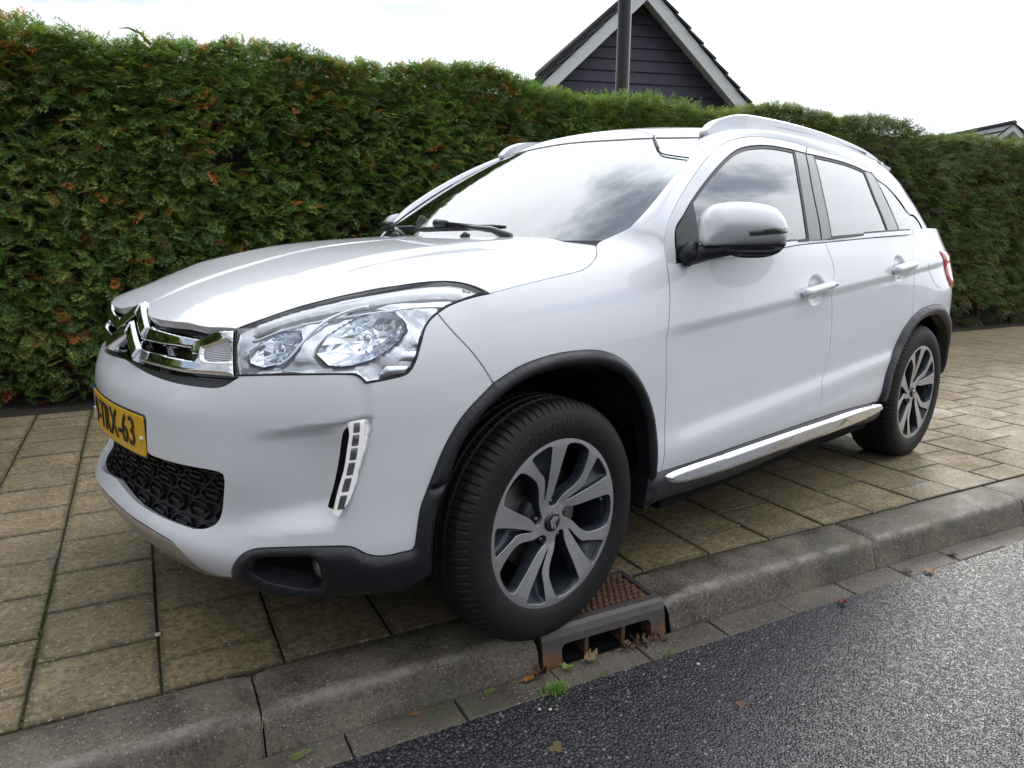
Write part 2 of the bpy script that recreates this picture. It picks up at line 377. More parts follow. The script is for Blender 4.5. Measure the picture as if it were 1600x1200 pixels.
def _conc(m,nt,b,dark=(.040,.032,.022),light=(.195,.168,.128),sc_=1):
    p=GEOP(nt); oi=N(nt,'ShaderNodeObjectInfo'); n1=NOISE(nt,p,5,6,.6); n2=NOISE(nt,p,75,5,.8)
    f=MATH(nt,'ADD',MATH(nt,'MULTIPLY',n1,.5),MATH(nt,'MULTIPLY',n2,.5)); n3=NOISE(nt,p,190,3,.8); f=MATH(nt,'ADD',MATH(nt,'MULTIPLY',f,.7),MATH(nt,'MULTIPLY',n3,.3)); c=MIXC(nt,RAMP(nt,f,[(.42,0),(.58,1)]),dark,light)
    pb=VOR(nt,p,120,'F1','Color'); s=N(nt,'ShaderNodeSeparateColor'); LK(nt,pb,s.inputs[0]); d=VOR(nt,p,120)
    peb=MATH(nt,'MULTIPLY',RAMP(nt,s.outputs[0],[(.80,0),(.84,1)]),RAMP(nt,d,[(.20,1),(.36,0)]))
    c=MIXC(nt,MATH(nt,'MULTIPLY',peb,.7),c,(.40,.38,.34)); LK(nt,c,b.inputs['Base Color'])
    c2=MIXC(nt,MATH(nt,'MULTIPLY',RAMP(nt,NOISE(nt,p,3.1,5,.65),[(.52,0),(.68,1)]),.55),c,(.045,.05,.025)); dn=N(nt,'ShaderNodeVectorMath',operation='DOT_PRODUCT'); LK(nt,p,dn.inputs[0]); dn.inputs[1].default_value=(KN[0],KN[1],.25)
    band=MATH(nt,'MULTIPLY',RAMP(nt,MATH(nt,'ABSOLUTE',MATH(nt,'ADD',dn.outputs['Value'],-(K0-.172))),[(.004,1),(.024,0)],'EASE'),RAMP(nt,NOISE(nt,p,9,6,.75),[(.40,0),(.60,1)]))
    c3=MIXC(nt,MATH(nt,'MULTIPLY',band,.75),c2,(.27,.245,.21)); LK(nt,c3,b.inputs['Base Color'])
    LK(nt,RAMP(nt,n1,[(.35,.55),(.65,.85)]),b.inputs['Roughness'])
    bump(m,MATH(nt,'ADD',MATH(nt,'ADD',MATH(nt,'MULTIPLY',n2,.6),MATH(nt,'MULTIPLY',NOISE(nt,p,260,3,.7),.4)),MATH(nt,'MULTIPLY',peb,.35)),.75,.004)
kerbm=ground_mat('kerb_concrete',_conc)
gutm=ground_mat('gutter_concrete',lambda m,nt,b:_conc(m,nt,b,(.045,.037,.027),(.150,.128,.098)))
def _tile(m,nt,b):
    p=GEOP(nt); oi=N(nt,'ShaderNodeObjectInfo'); gi=N(nt,'ShaderNodeNewGeometry')
    rnd=MATH(nt,'FRACT',MATH(nt,'ADD',oi.outputs['Random'],MATH(nt,'MULTIPLY',gi.outputs['Random Per Island'],7.3)))
    off=N(nt,'ShaderNodeVectorMath',operation='MULTIPLY_ADD'); LK(nt,p,off.inputs[0]); off.inputs[1].default_value=(1,1,1); 
    cx=N(nt,'ShaderNodeCombineXYZ'); LK(nt,MATH(nt,'MULTIPLY',rnd,13.0),cx.inputs[0]); LK(nt,MATH(nt,'MULTIPLY',rnd,5.0),cx.inputs[1]); LK(nt,cx.outputs[0],off.inputs[2]); q=off.outputs[0]
    n1=NOISE(nt,q,6,6,.65); n2=NOISE(nt,q,45,5,.75); n3=NOISE(nt,p,1.1,4,.6)
    c=MIXC(nt,RAMP(nt,n1,[(.33,0),(.66,1)]),(.170,.126,.062),(.335,.258,.140))
    c=MIXC(nt,MATH(nt,'MULTIPLY',RAMP(nt,n2,[(.40,1),(.54,0)]),.75),c,(.050,.038,.022))
    c=MIXC(nt,RAMP(nt,rnd,[(0,.0),(1,.38)]),c,(.15,.12,.075))
    # dark damp areas and grime
    c=MIXC(nt,MATH(nt,'MULTIPLY',RAMP(nt,n3,[(.45,0),(.66,1)]),.42),c,(.060,.050,.034))
    ge=N(nt,'ShaderNodeSeparateXYZ'); LK(nt,nt.nodes.new('ShaderNodeTexCoord').outputs['Generated'],ge.inputs[0])
    ex=MATH(nt,'ABSOLUTE',MATH(nt,'SUBTRACT',ge.outputs[0],.5)); ey=MATH(nt,'ABSOLUTE',MATH(nt,'SUBTRACT',ge.outputs[1],.5))
    eg=MATH(nt,'ADD',MATH(nt,'MAXIMUM',ex,ey),MATH(nt,'MULTIPLY',MATH(nt,'SUBTRACT',NOISE(nt,p,38,4,.7),.5),.16))
    c=MIXC(nt,RAMP(nt,eg,[(.425,0),(.50,.62)],'EASE'),c,(.038,.034,.020))
    pc=VOR(nt,q,160,'F1','Color'); s=N(nt,'ShaderNodeSeparateColor'); LK(nt,pc,s.inputs[0])
    c=MIXC(nt,MATH(nt,'MULTIPLY',RAMP(nt,s.outputs[0],[(.93,0),(.96,1)]),.5),c,(.42,.38,.30)); LK(nt,c,b.inputs['Base Color'])
    LK(nt,RAMP(nt,MATH(nt,'ADD',MATH(nt,'MULTIPLY',n3,.7),MATH(nt,'MULTIPLY',n1,.3)),[(.38,.85),(.62,.55)]),b.inputs['Roughness'])
    bump(m,MATH(nt,'ADD',MATH(nt,'MULTIPLY',n2,.65),MATH(nt,'MULTIPLY',NOISE(nt,q,230,3,.7),.35)),.8,.0035)
tilem=ground_mat('paving_concrete',_tile)
def _sand(m,nt,b):
    p=GEOP(nt); LK(nt,MIXC(nt,RAMP(nt,NOISE(nt,p,4,5,.7),[(.45,0),(.62,1)]),(.045,.037,.025),(.050,.060,.018)),b.inputs['Base Color']); b.inputs['Roughness'].default_value=.95
    bump(m,NOISE(nt,p,160,4,.7),1,.006)
sandm=ground_mat('joint_sand',_sand)
def _soil(m,nt,b):
    p=GEOP(nt); LK(nt,MIXC(nt,RAMP(nt,NOISE(nt,p,22,6,.7),[(.35,0),(.65,1)]),(.018,.013,.009),(.06,.045,.03)),b.inputs['Base Color']); b.inputs['Roughness'].default_value=.95; bump(m,NOISE(nt,p,60,6,.75),1,.03)
soilm=ground_mat('soil',_soil)
def _gnd(m,nt,b):
    p=GEOP(nt); LK(nt,MIXC(nt,NOISE(nt,p,.2,5),(.05,.06,.03),(.09,.085,.06)),b.inputs['Base Color']); b.inputs['Roughness'].default_value=.9
gndm=ground_mat('far_ground',_gnd)
# ---- sheets ----
def sheet(name,t0,t1,n0,n1,z,m,nx=1,ny=1):
    V=[W3(t0+(t1-t0)*i/nx,n0+(n1-n0)*j/ny,z) for i in range(nx+1) for j in range(ny+1)]
    F=[(i*(ny+1)+j,(i+1)*(ny+1)+j,(i+1)*(ny+1)+j+1,i*(ny+1)+j+1) for i in range(nx) for j in range(ny)]
    o=mk(name,V,F,m,None,False); o['kind']='structure'; return o
sheet('ground',-350,350,-350,350,-.16,gndm,4,4)
sheet('road',-40,120,-7.5,-.955,-.108,asph,40,4)
pav=sheet('pavement',-12,40,K0+.004,2.86,-.010,sandm,20,4)
# ---- paving tiles, 30 x 29 cm in half bond ----
def tile_vf(sx,sy,h,ch,seed):
    r=random.Random(seed); V=[];z=[r.uniform(-.0012,.0012) for _ in range(4)]
    cr=[(-1,-1),(1,-1),(1,1),(-1,1)]
    for a,b in cr: V.append((a*sx/2,b*sy/2,-h))
    for a,b in cr: V.append((a*sx/2,b*sy/2,-ch+z[cr.index((a,b))]))
    for k,(a,b) in enumerate(cr): V.append((a*(sx/2-ch),b*(sy/2-ch),z[k]))
    F=[(8,9,10,11)]
    for k in range(4): q=(k+1)%4; F+= [(k,q,4+q,4+k),(4+k,4+q,8+q,8+k)]
    return V,F
TM=[]
for k in range(8):
    V,F=tile_vf(.2930,.2845,.045,.0028,k); me=bpy.data.meshes.new('paving_tile'); me.from_pydata(V,[],F); me.materials.append(tilem); TM.append(me)
HM=[]
for k in range(3):
    V,F=tile_vf(.2930,.140,.045,.0028,k+20); me=bpy.data.meshes.new('paving_tile'); me.from_pydata(V,[],F); me.materials.append(tilem); HM.append(me)
spots=[]
for ci in range(-6,46):
    t=-1.10+.30*ci+.15; half=(ci%2==1); nn=K0+.006
    if half: spots.append((t,nn+.0725,1)); nn+=.145
    while nn<2.80:
        if nn+.289<2.87: spots.append((t,nn+.1445,0))
        else: spots.append((t,nn+.0725,1))
        nn+=.289
def inview(P,mg=.25):
    v=Vector(P)-CAMP; z=v.dot(_f)
    if z<.2: return None
    x=v.dot(_r2)/z*1126.55/800; y=v.dot(_u2)/z*1126.55/600
    return (v.length if abs(x)<1+mg and abs(y)<1+mg else None)
DRAIN=(.187,.635,-.605)
vis=[];rest=[]
for s in spots:
    if DRAIN[0]-.02<s[0]<DRAIN[1]+.02 and s[1]<-.60 and False: continue
    d=inview(W3(s[0],s[1])); (vis.append((d,s)) if d else rest.append(s))
vis.sort(key=lambda q:q[0]); rest+= [s for d,s in vis[290:]]; vis=vis[:290]
KR=Matrix.Rotation(KY,4,'Z')
def tile_mx(s):
    r=random.Random(int(s[0]*991)*7919+int(s[1]*877)); 
    return Matrix.Translation(W3(s[0]+r.uniform(-.0012,.0012),s[1]+r.uniform(-.0015,.0015),r.uniform(-.0018,.0014)))@KR@Matrix.Rotation(r.uniform(-.006,.006),4,'Z')@Matrix.Rotation(r.uniform(-.003,.003),4,'X')
for i,(d,s) in enumerate(vis):
    o=bpy.data.objects.new('paving_tile',(HM[i%3] if s[2] else TM[i%8])); o.matrix_world=tile_mx(s); link(o,pav)
mb=MB()
for s in rest:
    V,F=tile_vf(.2935,.139 if s[2] else .2835,.02,.004,int(s[0]*50)); M=tile_mx(s); mb.add([M@Vector(v) for v in V],F)
o=mb.build('far_paving_tiles',tilem,pav); o['kind']='stuff'
# ---- moss and grit in the joints ----
mossm=mat('moss',(.035,.055,.010),.95); _n=mossm.node_tree; LK(_n,MIXC(_n,NOISE(_n,GEOP(_n),30,4),(.018,.026,.006),(.085,.12,.018)),PB(mossm).inputs['Base Color'])
mb=MB(); rr=random.Random(3)
for ci in range(-1,4):
    t=-1.10+.30*ci
    for k in range(700 if ci<2 else 200):
        n=K0+.01+rr.random()**1.2*3.3; 
        if mnoise.noise((t*3,n*2.2,0))<(-.05 if ci<2 else .15): continue
        s=rr.uniform(.002,.006); x=t+rr.gauss(0,.004); c=Vector(W3(x,n,-.004+rr.random()*.005)); 
        V=[c+Vector((rr.uniform(-1,1)*s,rr.uniform(-1,1)*s*1.4,rr.uniform(-.2,.9)*s)) for _ in range(4)]
        mb.add(V,[(0,1,2),(0,2,3),(0,1,3),(1,2,3)])
o=mb.build('joint_moss',mossm); tag(o,'green moss growing in the paving joints left of the car','moss',kind='stuff')
# ---- kerb ----
kerb=sheet('kerb',-14,60,KF-.0+.01,K0,-.125,sandm,2,1)
def kerb_stone(t0,t1,name='kerb_stone',seed=0,chipL=0,chipR=0,fine=True):
    prof=[(K0-.003,-.12),(K0-.003,-.006),(K0-.008,-.001),(K0-.05,.0),(K0-.10,0),(K0-.145,0),(K0-.164,-.0025),(K0-.176,-.009),(K0-.183,-.019),(K0-.190,-.045),(K0-.200,-.08),(KF,-.125)]
    L=t1-t0; nx=max(6,int(L/(.012 if fine else .06))); V=[];F=[]
    for i in range(nx+1):
        t=t0+L*i/nx; e=min(t-t0,t1-t)
        for j,(n,z) in enumerate(prof):
            rn=mnoise.noise((t*9+seed,n*9,z*9)); wear=(1 if 5<=j<=9 else .35)
            rf=mnoise.noise((t*38,n*38+seed,z*38))
            dz=rn*.0035*wear+rf*.0018*wear; dn=rn*.003*wear
            if e<.006: dz-=.003;dn+=.002*(1 if j>5 else 0)
            for cp,dist in ((chipL,t-t0),(chipR,t1-t)):
                if cp and dist<cp:
                    f=(1-dist/cp); f=f*(.6+.5*mnoise.noise((t*20,n*20,seed))) ; dz-=max(f,0)*.035*(1 if 2<=j<=8 else .3)*(1 if n>K0-.09 or j>3 else .8)
            if 0<j<len(prof)-1: V.append(W3(t,n+dn,min(z+dz,.004)))
            else: V.append(W3(t,n,z))
    m=len(prof)
    for i in range(nx):
        for j in range(m-1): F.append((i*m+j,(i+1)*m+j,(i+1)*m+j+1,i*m+j+1))
    F.append(tuple(range(m))[::-1]);F.append(tuple(nx*m+j for j in range(m)))
    F=[f[::-1] for f in F]
    o=mk(name,V,F,kerbm,kerb,True); 
    return o
g=.0022
for i,(a,b,cl,cr) in enumerate([(-1.59+g,-.588-g,0,.05),(-.588+g,DRAIN[0]-.012,.035,.02),(DRAIN[1]+.02,1.652-g,.10,0),(1.652+g,2.652-g,.02,.0)]):
    kerb_stone(a,b,seed=i*3.1,chipL=cl,chipR=cr)
for k in range(5): kerb_stone(2.652+k*1.0+g,3.652+k-g,seed=20+k,fine=k<2)
for k in range(2): kerb_stone(-3.59+k+g,-2.59+k-g,seed=40+k,fine=False)
# ---- gutter stones ----
gut=sheet('gutter',-14,60,-.965,KF+.02,-.128,sandm,2,1)
k=0; t=-3.1
while t<9:
    L=.30 if t<8 else .6
    V,F=tile_vf(L-.005,.100,.03,.003,k); M=Matrix.Translation(W3(t+L/2,KF-.0505,-.106+((k*37)%7-3)*.0006))@KR
    o=mk('gutter_stone',[M@Vector(v) for v in V],F,gutm,gut,False); t+=L;k+=1
sheet('planting_bed',-14,40,2.862,5.2,-.02,soilm,40,4)
# ---- kerb drain ----
ironm=mat('cast_iron',(.09,.08,.075),.5,.35); _n=ironm.node_tree; _q=GEOP(_n); _sz=N(_n,'ShaderNodeSeparateXYZ'); LK(_n,_q,_sz.inputs[0])
_nn=NOISE(_n,_q,26,6,.65); _rf=RAMP(_n,MATH(_n,'ADD',MATH(_n,'MULTIPLY',_sz.outputs[2],-6.0),MATH(_n,'MULTIPLY',_nn,.55)),[(.62,0),(.86,1)])
LK(_n,MIXC(_n,_rf,MIXC(_n,_nn,(.055,.050,.050),(.13,.115,.11)),MIXC(_n,NOISE(_n,_q,70,4),(.11,.048,.018),(.27,.15,.07))),PB(ironm).inputs['Base Color']); bump(ironm,NOISE(_n,_q,300,4,.7),.4,.0015)
rustm=mat('rusty_grate',(.16,.07,.03),.6,.15); _n=rustm.node_tree; LK(_n,MIXC(_n,RAMP(_n,NOISE(_n,GEOP(_n),40,5,.7),[(.3,0),(.7,1)]),(.075,.040,.026),(.20,.115,.072)),PB(rustm).inputs['Base Color']); bump(rustm,NOISE(_n,GEOP(_n),350,3),.5,.001)
dr=empty('street_drain',W3(.411,-.73,-.125)); tag(dr,'rusty cast iron kerb drain with studded lid under the front wheel','drain')
DO=Vector(dr.location)
def dl(t,n,z): return Vector(W3(t,n,z))-DO
t0,t1,nb=DRAIN; nf=-.826
def dbox(mb,ta,tb,na,nb_,za,zb):
    V=[dl(a,b,c) for a in(ta,tb) for b in(na,nb_) for c in(za,zb)]; mb.add(V,[(0,1,3,2),(4,6,7,5),(0,4,5,1),(2,3,7,6),(0,2,6,4),(1,5,7,3)])
mb=MB(); dbox(mb,t0,t0+.022,nf+.03,nb,-.10,.002); dbox(mb,t1-.022,t1,nf+.03,nb,-.10,.002); dbox(mb,t0+.022,t1-.022,nb-.02,nb,-.10,.001)
# front beam with legs: extruded outline
prof=[]
def arc(cx,cz,r,a0,a1,n=5): return [(cx+r*math.cos(a0+(a1-a0)*i/n),cz+r*math.sin(a0+(a1-a0)*i/n)) for i in range(n+1)]
zo=-.05; out=[(t0,-.125),(t0,.002),(t1,.002),(t1,-.125),(t1-.055,-.125)]+arc(t1-.055-.02,zo-.02,.02,0,math.pi/2)[0:]+arc(t0+.065+.02,zo-.02,.02,math.pi/2,math.pi)+[(t0+.065,-.125)]
V=[];n_=len(out)
for na,dz in ((nf+.032,0),(nf+.008,0),(nf-.002,-.010),(nf-.010,-.03)):
    for (t,z) in out:
        zz_=z+dz*(1 if z>-.03 else 0)
        V.append(dl(t,na-(max(0,-z-.03)*.16 if na<nf else 0),zz_))
F=[]
for a in range(3):
    for k in range(n_): F.append((a*n_+k,a*n_+(k+1)%n_,(a+1)*n_+(k+1)%n_,(a+1)*n_+k))
fr=mb.build('frame',ironm,dr); bevel_obj(fr,.004,2)
r=delaunay_2d_cdt([Vector((t,z)) for t,z in out],[(i,(i+1)%n_) for i in range(n_)],[],1,1e-6)
F+= [tuple(3*n_+i for i in f) for f in r[2]]+[tuple(i for i in f[::-1]) for f in r[2]]
fb=mk('front_beam',V,F,ironm,dr,False)
mb=MB(); dbox(mb,t0+.024,t1-.024,nf+.034,nb-.022,-.022,-.006)
for i in range(17):
    for j in range(8):
        t=t0+.040+i*.0225+(.011 if j%2 else 0); n=nf+.048+j*.0205
        if t>t1-.036: continue
        if 4<=i<=8 and 3<=j<=4: continue
        c=[(t+.0105*math.cos(q),n+.0092*math.sin(q)) for q in [k*math.pi/3 for k in range(6)]]
        V=[dl(a,b,-.006) for a,b in c]+[dl(t+(a-t)*.72,n+(b-n)*.72,.004) for a,b in c]
        mb.add(V,[(5,4,3,2,1,0)]+[(k,(k+1)%6,6+(k+1)%6,6+k) for k in range(6)]+[(6,7,8,9,10,11)])
dbox(mb,t0+.024+.10,t0+.024+.205,nf+.034+.066,nf+.034+.10,-.008,.003)
lid=mb.build('studded_lid',rustm,dr)
for tt in (t0+.16,t0+.295):
    mb=MB(); dbox(mb,tt-.007,tt+.007,nf-.006,nf+.05,-.125,-.046); o=mb.build('bar',ironm,dr); bevel_obj(o,.003)
mb=MB(); dbox(mb,t0+.01,t1-.01,nf+.055,nb-.01,-.135,-.03); dbox(mb,t0+.02,t1-.02,nf-.004,nf+.055,-.135,-.1085); mb.build('dark_pit',dark,dr)
# ---------------- hedge ----------------
hedge=empty('conifer_hedge',W3(3,3.5,0)); tag(hedge,'tall clipped green conifer hedge with browned tips running behind the car','hedge')
HO=np.array(hedge.location)
leafm=mat('conifer_foliage',(.05,.09,.02),.55,spec=.25); _n=leafm.node_tree; _a=N(_n,'ShaderNodeAttribute',attribute_name='col'); LK(_n,_a.outputs['Color'],PB(leafm).inputs['Base Color'])
_tr=N(_n,'ShaderNodeBsdfTranslucent'); LK(_n,MIXC(_n,1.0,_a.outputs['Color'],(1.2,1.3,.6),'MULTIPLY'),_tr.inputs[0]); _mx=N(_n,'ShaderNodeMixShader',i_0=.30)
LK(_n,PB(leafm).outputs[0],_mx.inputs[1]); LK(_n,_tr.outputs[0],_mx.inputs[2]); LK(_n,_mx.outputs[0],_n.nodes['Material Output'].inputs[0])
LW=.62
def frond(seed):
    """flat scaly spray, stem along +X, in the XY plane, tip drooping in -Z; returns quads"""
    r=random.Random(seed); Q=[]
    def leaf(p,d,L,wd):
        p=np.array(p);d=np.array(d)/np.linalg.norm(d); s=np.array([-d[1],d[0],0])*wd
        m=p+d*L*.45; e=p+d*L+np.array([0,0,-.12*L]); Q.append((p,m-s*LW,e,m+s*LW))
    n=7; L=1.0
    for i in range(n):
        x=.08+.80*i/(n-1); z=-.22*x*x; ln=(.52*(1-x)**.8+.13)*r.uniform(.8,1.15)
        for sd in(-1,1):
            a=math.radians(r.uniform(38,52)); d=np.array([math.cos(a),sd*math.sin(a),-.15])
            p0=np.array([x,0,z]); leaf(p0,d,ln,.040)
            if ln>.25:
                for f in (.35,.65):
                    for s2 in (-1,1):
                        a2=a*sd+s2*math.radians(38); leaf(p0+d*ln*f,(math.cos(a2),math.sin(a2),-.1),ln*.42*(1.1-f*.5),.030)
    leaf((.85,0,-.16),(1,0,-.35),.25,.04); leaf((0,0,0),(1,0,-.05),.5,.014); leaf((.45,0,-.05),(1,0,-.22),.45,.014)
    return np.array(Q)   # n,4,3
FR=[frond(s) for s in range(6)]; FRM=[f[np.sort(np.random.default_rng(1).permutation(len(f))[:46])] for f in FR]; FRS=[f[np.linspace(0,len(f)-1,26).astype(int)] for f in FR]
def scatter_fronds(name,pts,dirs,ups,size,cols,variants,parent):
    """bake many sprays into one mesh"""
    n=len(pts); var=rng.integers(0,len(variants),n); VV=[];CC=[]
    X=dirs/np.linalg.norm(dirs,axis=1,keepdims=True); Z=ups-(ups*X).sum(1,keepdims=True)*X; Z/=np.maximum(np.linalg.norm(Z,axis=1,keepdims=True),1e-9); Y=np.cross(Z,X)
    for v,q in enumerate(variants):
        k=np.where(var==v)[0]
        if not len(k): continue
        B=np.stack([X[k],Y[k],Z[k]],1)*size[k][:,None,None]      # k,3(axis),3
        P=np.einsum('qvc,kcd->kqvd',q,B)+pts[k][:,None,None,:]
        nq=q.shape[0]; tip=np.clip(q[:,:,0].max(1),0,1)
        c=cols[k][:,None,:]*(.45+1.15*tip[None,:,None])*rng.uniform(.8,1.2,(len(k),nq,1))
        VV.append(P.reshape(-1,3)); CC.append(np.repeat(c.reshape(-1,3),4,0))
    V=np.vstack(VV).astype(np.float32)-np.array(HO,np.float32) ; Cc=np.vstack(CC); nq=len(V)//4
    me=bpy.data.meshes.new(name); me.vertices.add(len(V)); me.vertices.foreach_set('co',V.ravel()); me.loops.add(len(V)); me.loops.foreach_set('vertex_index',np.arange(len(V),dtype=np.int32))
    me.polygons.add(nq); me.polygons.foreach_set('loop_start',np.arange(nq,dtype=np.int32)*4); me.update(calc_edges=True)
    at=me.color_attributes.new('col','FLOAT_COLOR','POINT'); at.data.foreach_set('color',np.hstack([Cc,np.ones((len(Cc),1))]).astype(np.float32).ravel())
    me.materials.append(leafm); o=bpy.data.objects.new(name,me); link(o,parent); o['kind']='stuff'; return o
def vnoise(a,b,s,seed=0): return np.array([mnoise.noise((x*s+seed,y*s,seed*1.7)) for x,y in zip(a,b)])
def hedge_top(t): return 2.36+.05*np.sin(t*1.3)+.045*np.sin(t*3.7+1)+np.where(t<-.3,.05,0)
def bulge_of(t,z): return .10*vnoise(t,z,1.1,3)+.07*vnoise(t,z,2.7,9)
def patch(n,t0,t1,big):
    t=rng.uniform(t0,t1,n); u=rng.uniform(0,1,n); u=np.where(rng.random(n)<.14,rng.uniform(.86,1.0,n),u); top=hedge_top(t); z=.03+u*(top-.03)
    b=bulge_of(t,z); dep=rng.random(n)**1.5*.22
    taper=.05*np.clip((z-1.9)/.5,0,1)**2+.10*np.clip((.35-z)/.35,0,1)
    nn=3.12-b+dep+taper
    hole=vnoise(t,z,1.9,21); keep=(hole<.42)|(dep>.12); keep&=(((t+.08)/.15)**2+((z-1.68)/.10)**2>1)|(dep>.17); keep&=~((z<.28)&(rng.random(n)<.55))
    t,z,nn,dep=t[keep],z[keep],nn[keep],dep[keep]; n=len(t)
    P=np.stack([t*KD[0]+nn*KN[0],t*KD[1]+nn*KN[1],z],1)
    yaw=rng.normal(0,.75,n); out=-KN[None,:]*np.cos(yaw)[:,None]+KD[None,:]*np.sin(yaw)[:,None]
    el=rng.normal(-.05,.45,n)+.5*np.clip((z-2.05)/.3,0,1)
    D=np.stack([out[:,0]*np.cos(el),out[:,1]*np.cos(el),np.sin(el)],1)
    U=np.stack([rng.normal(0,.45,n),rng.normal(0,.45,n),np.ones(n)],1)-out_h(out)*.15
    return P,D,U,rng.uniform(.085,.17,n)*big,dep,t,z
def out_h(o): return np.hstack([o,np.zeros((len(o),1))])
def hcols(n,t,z,dep):
    a=np.array([.082,.148,.046]);b=np.array([.175,.262,.074]);c=np.array([.32,.385,.115]);br=np.array([.46,.15,.05]);ol=np.array([.26,.22,.08])
    f=np.clip(.5+.55*vnoise(t,z,2.3,40)+rng.normal(0,.25,n),0,1)[:,None]
    col=a+(b-a)*f; k=rng.random(n); col=np.where((k<.16)[:,None],b+(c-b)*rng.random((n,1)),col)
    bn=vnoise(t,z,1.6,77); pb=.016+.10*np.clip(bn-.12,0,1)*2+.03*np.clip((.8-z)/.8,0,1); pb=pb*np.where(t<1.8,1.6,.7)
    col=np.where((rng.random(n)<pb)[:,None],br*rng.uniform(.6,1.3,(n,1)),col); col=np.where((rng.random(n)<.05)[:,None],ol,col)
    # glare haze over the far end put into the leaf colour: duller, browner green
    far=np.clip((t-2.5)/4,0,1)[:,None]*.62; return col*(1-far)+np.array([.125,.135,.085])*far*rng.uniform(.7,1.3,(n,1))
parts=[]
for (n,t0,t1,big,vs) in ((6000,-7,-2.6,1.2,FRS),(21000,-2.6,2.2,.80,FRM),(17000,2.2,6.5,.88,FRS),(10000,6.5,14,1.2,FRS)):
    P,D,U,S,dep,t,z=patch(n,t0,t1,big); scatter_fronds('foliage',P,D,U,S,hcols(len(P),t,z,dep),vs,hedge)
# top of the hedge with shoots standing up
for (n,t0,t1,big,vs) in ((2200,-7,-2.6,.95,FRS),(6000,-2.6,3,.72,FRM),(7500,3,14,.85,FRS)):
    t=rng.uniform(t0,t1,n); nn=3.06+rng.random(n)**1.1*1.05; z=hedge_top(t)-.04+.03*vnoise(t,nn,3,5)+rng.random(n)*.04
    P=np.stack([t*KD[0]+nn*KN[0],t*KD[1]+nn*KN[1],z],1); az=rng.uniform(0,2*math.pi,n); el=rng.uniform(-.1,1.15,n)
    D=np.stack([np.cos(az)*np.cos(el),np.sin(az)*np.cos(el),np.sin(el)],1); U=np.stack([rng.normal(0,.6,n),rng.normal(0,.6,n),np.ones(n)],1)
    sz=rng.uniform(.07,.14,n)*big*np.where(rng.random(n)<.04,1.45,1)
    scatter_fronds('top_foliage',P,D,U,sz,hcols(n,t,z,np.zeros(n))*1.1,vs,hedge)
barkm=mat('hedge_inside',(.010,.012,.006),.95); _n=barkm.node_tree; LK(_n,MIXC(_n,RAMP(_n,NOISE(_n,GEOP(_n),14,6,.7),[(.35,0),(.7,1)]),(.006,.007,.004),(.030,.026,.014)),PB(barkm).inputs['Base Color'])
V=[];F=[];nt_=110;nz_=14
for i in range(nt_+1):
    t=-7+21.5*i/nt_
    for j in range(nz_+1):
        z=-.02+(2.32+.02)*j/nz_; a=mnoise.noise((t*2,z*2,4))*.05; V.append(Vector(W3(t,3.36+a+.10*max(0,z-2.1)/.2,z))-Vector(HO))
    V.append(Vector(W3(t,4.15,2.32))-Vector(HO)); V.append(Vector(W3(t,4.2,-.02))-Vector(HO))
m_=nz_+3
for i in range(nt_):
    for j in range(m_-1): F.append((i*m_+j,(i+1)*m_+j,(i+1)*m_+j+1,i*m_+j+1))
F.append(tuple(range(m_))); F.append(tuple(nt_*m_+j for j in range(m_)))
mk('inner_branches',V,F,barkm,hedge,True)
rr=random.Random(9); _bk=mat('conifer_bark',(.055,.035,.024),.9)
for k in range(26):
    mb=MB(); t=-2.4+k*.62+rr.uniform(-.1,.1); mb.tube([Vector(W3(t,3.3+rr.uniform(-.05,.05),-.03))-Vector(HO),Vector(W3(t+rr.uniform(-.06,.06),3.32,.35))-Vector(HO),Vector(W3(t+rr.uniform(-.1,.1),3.45,1.0))-Vector(HO)],[.03,.026,.02],7); mb.build('trunk',_bk,hedge,True)
# a dead twig curling out of the top, left
mb=MB(); p=[Vector(W3(-.55,3.2,2.36)),Vector(W3(-.60,3.2,2.42)),Vector(W3(-.67,3.2,2.445)),Vector(W3(-.73,3.2,2.435))]; mb.tube([q-Vector(HO) for q in p],[.012,.010,.006,.002],6); mb.build('dead_twig',mat('grey_twig',(.06,.055,.06),.8),hedge,True)
# ---------------- lamp post behind the hedge ----------------
postm=mat('dark_post_paint',(.014,.013,.016),.36)
po=empty('lamp_post',W3(3.57,3.62,0)); tag(po,'dark round post rising behind the hedge in front of the gable','post')
MB().lathe([(.085,0),(.085,.9),(.066,.98),(.0635,5.2)],28,'z').build('pole',postm,po,True)
MB().lathe([(.0,.0),(.11,0),(.11,.03),(.086,.05)],28,'z').build('base_collar',postm,po,True)
MB().lathe([(.0635,5.2),(.07,5.22),(.05,5.27),(0,5.28)],28,'z').build('cap',postm,po,True)
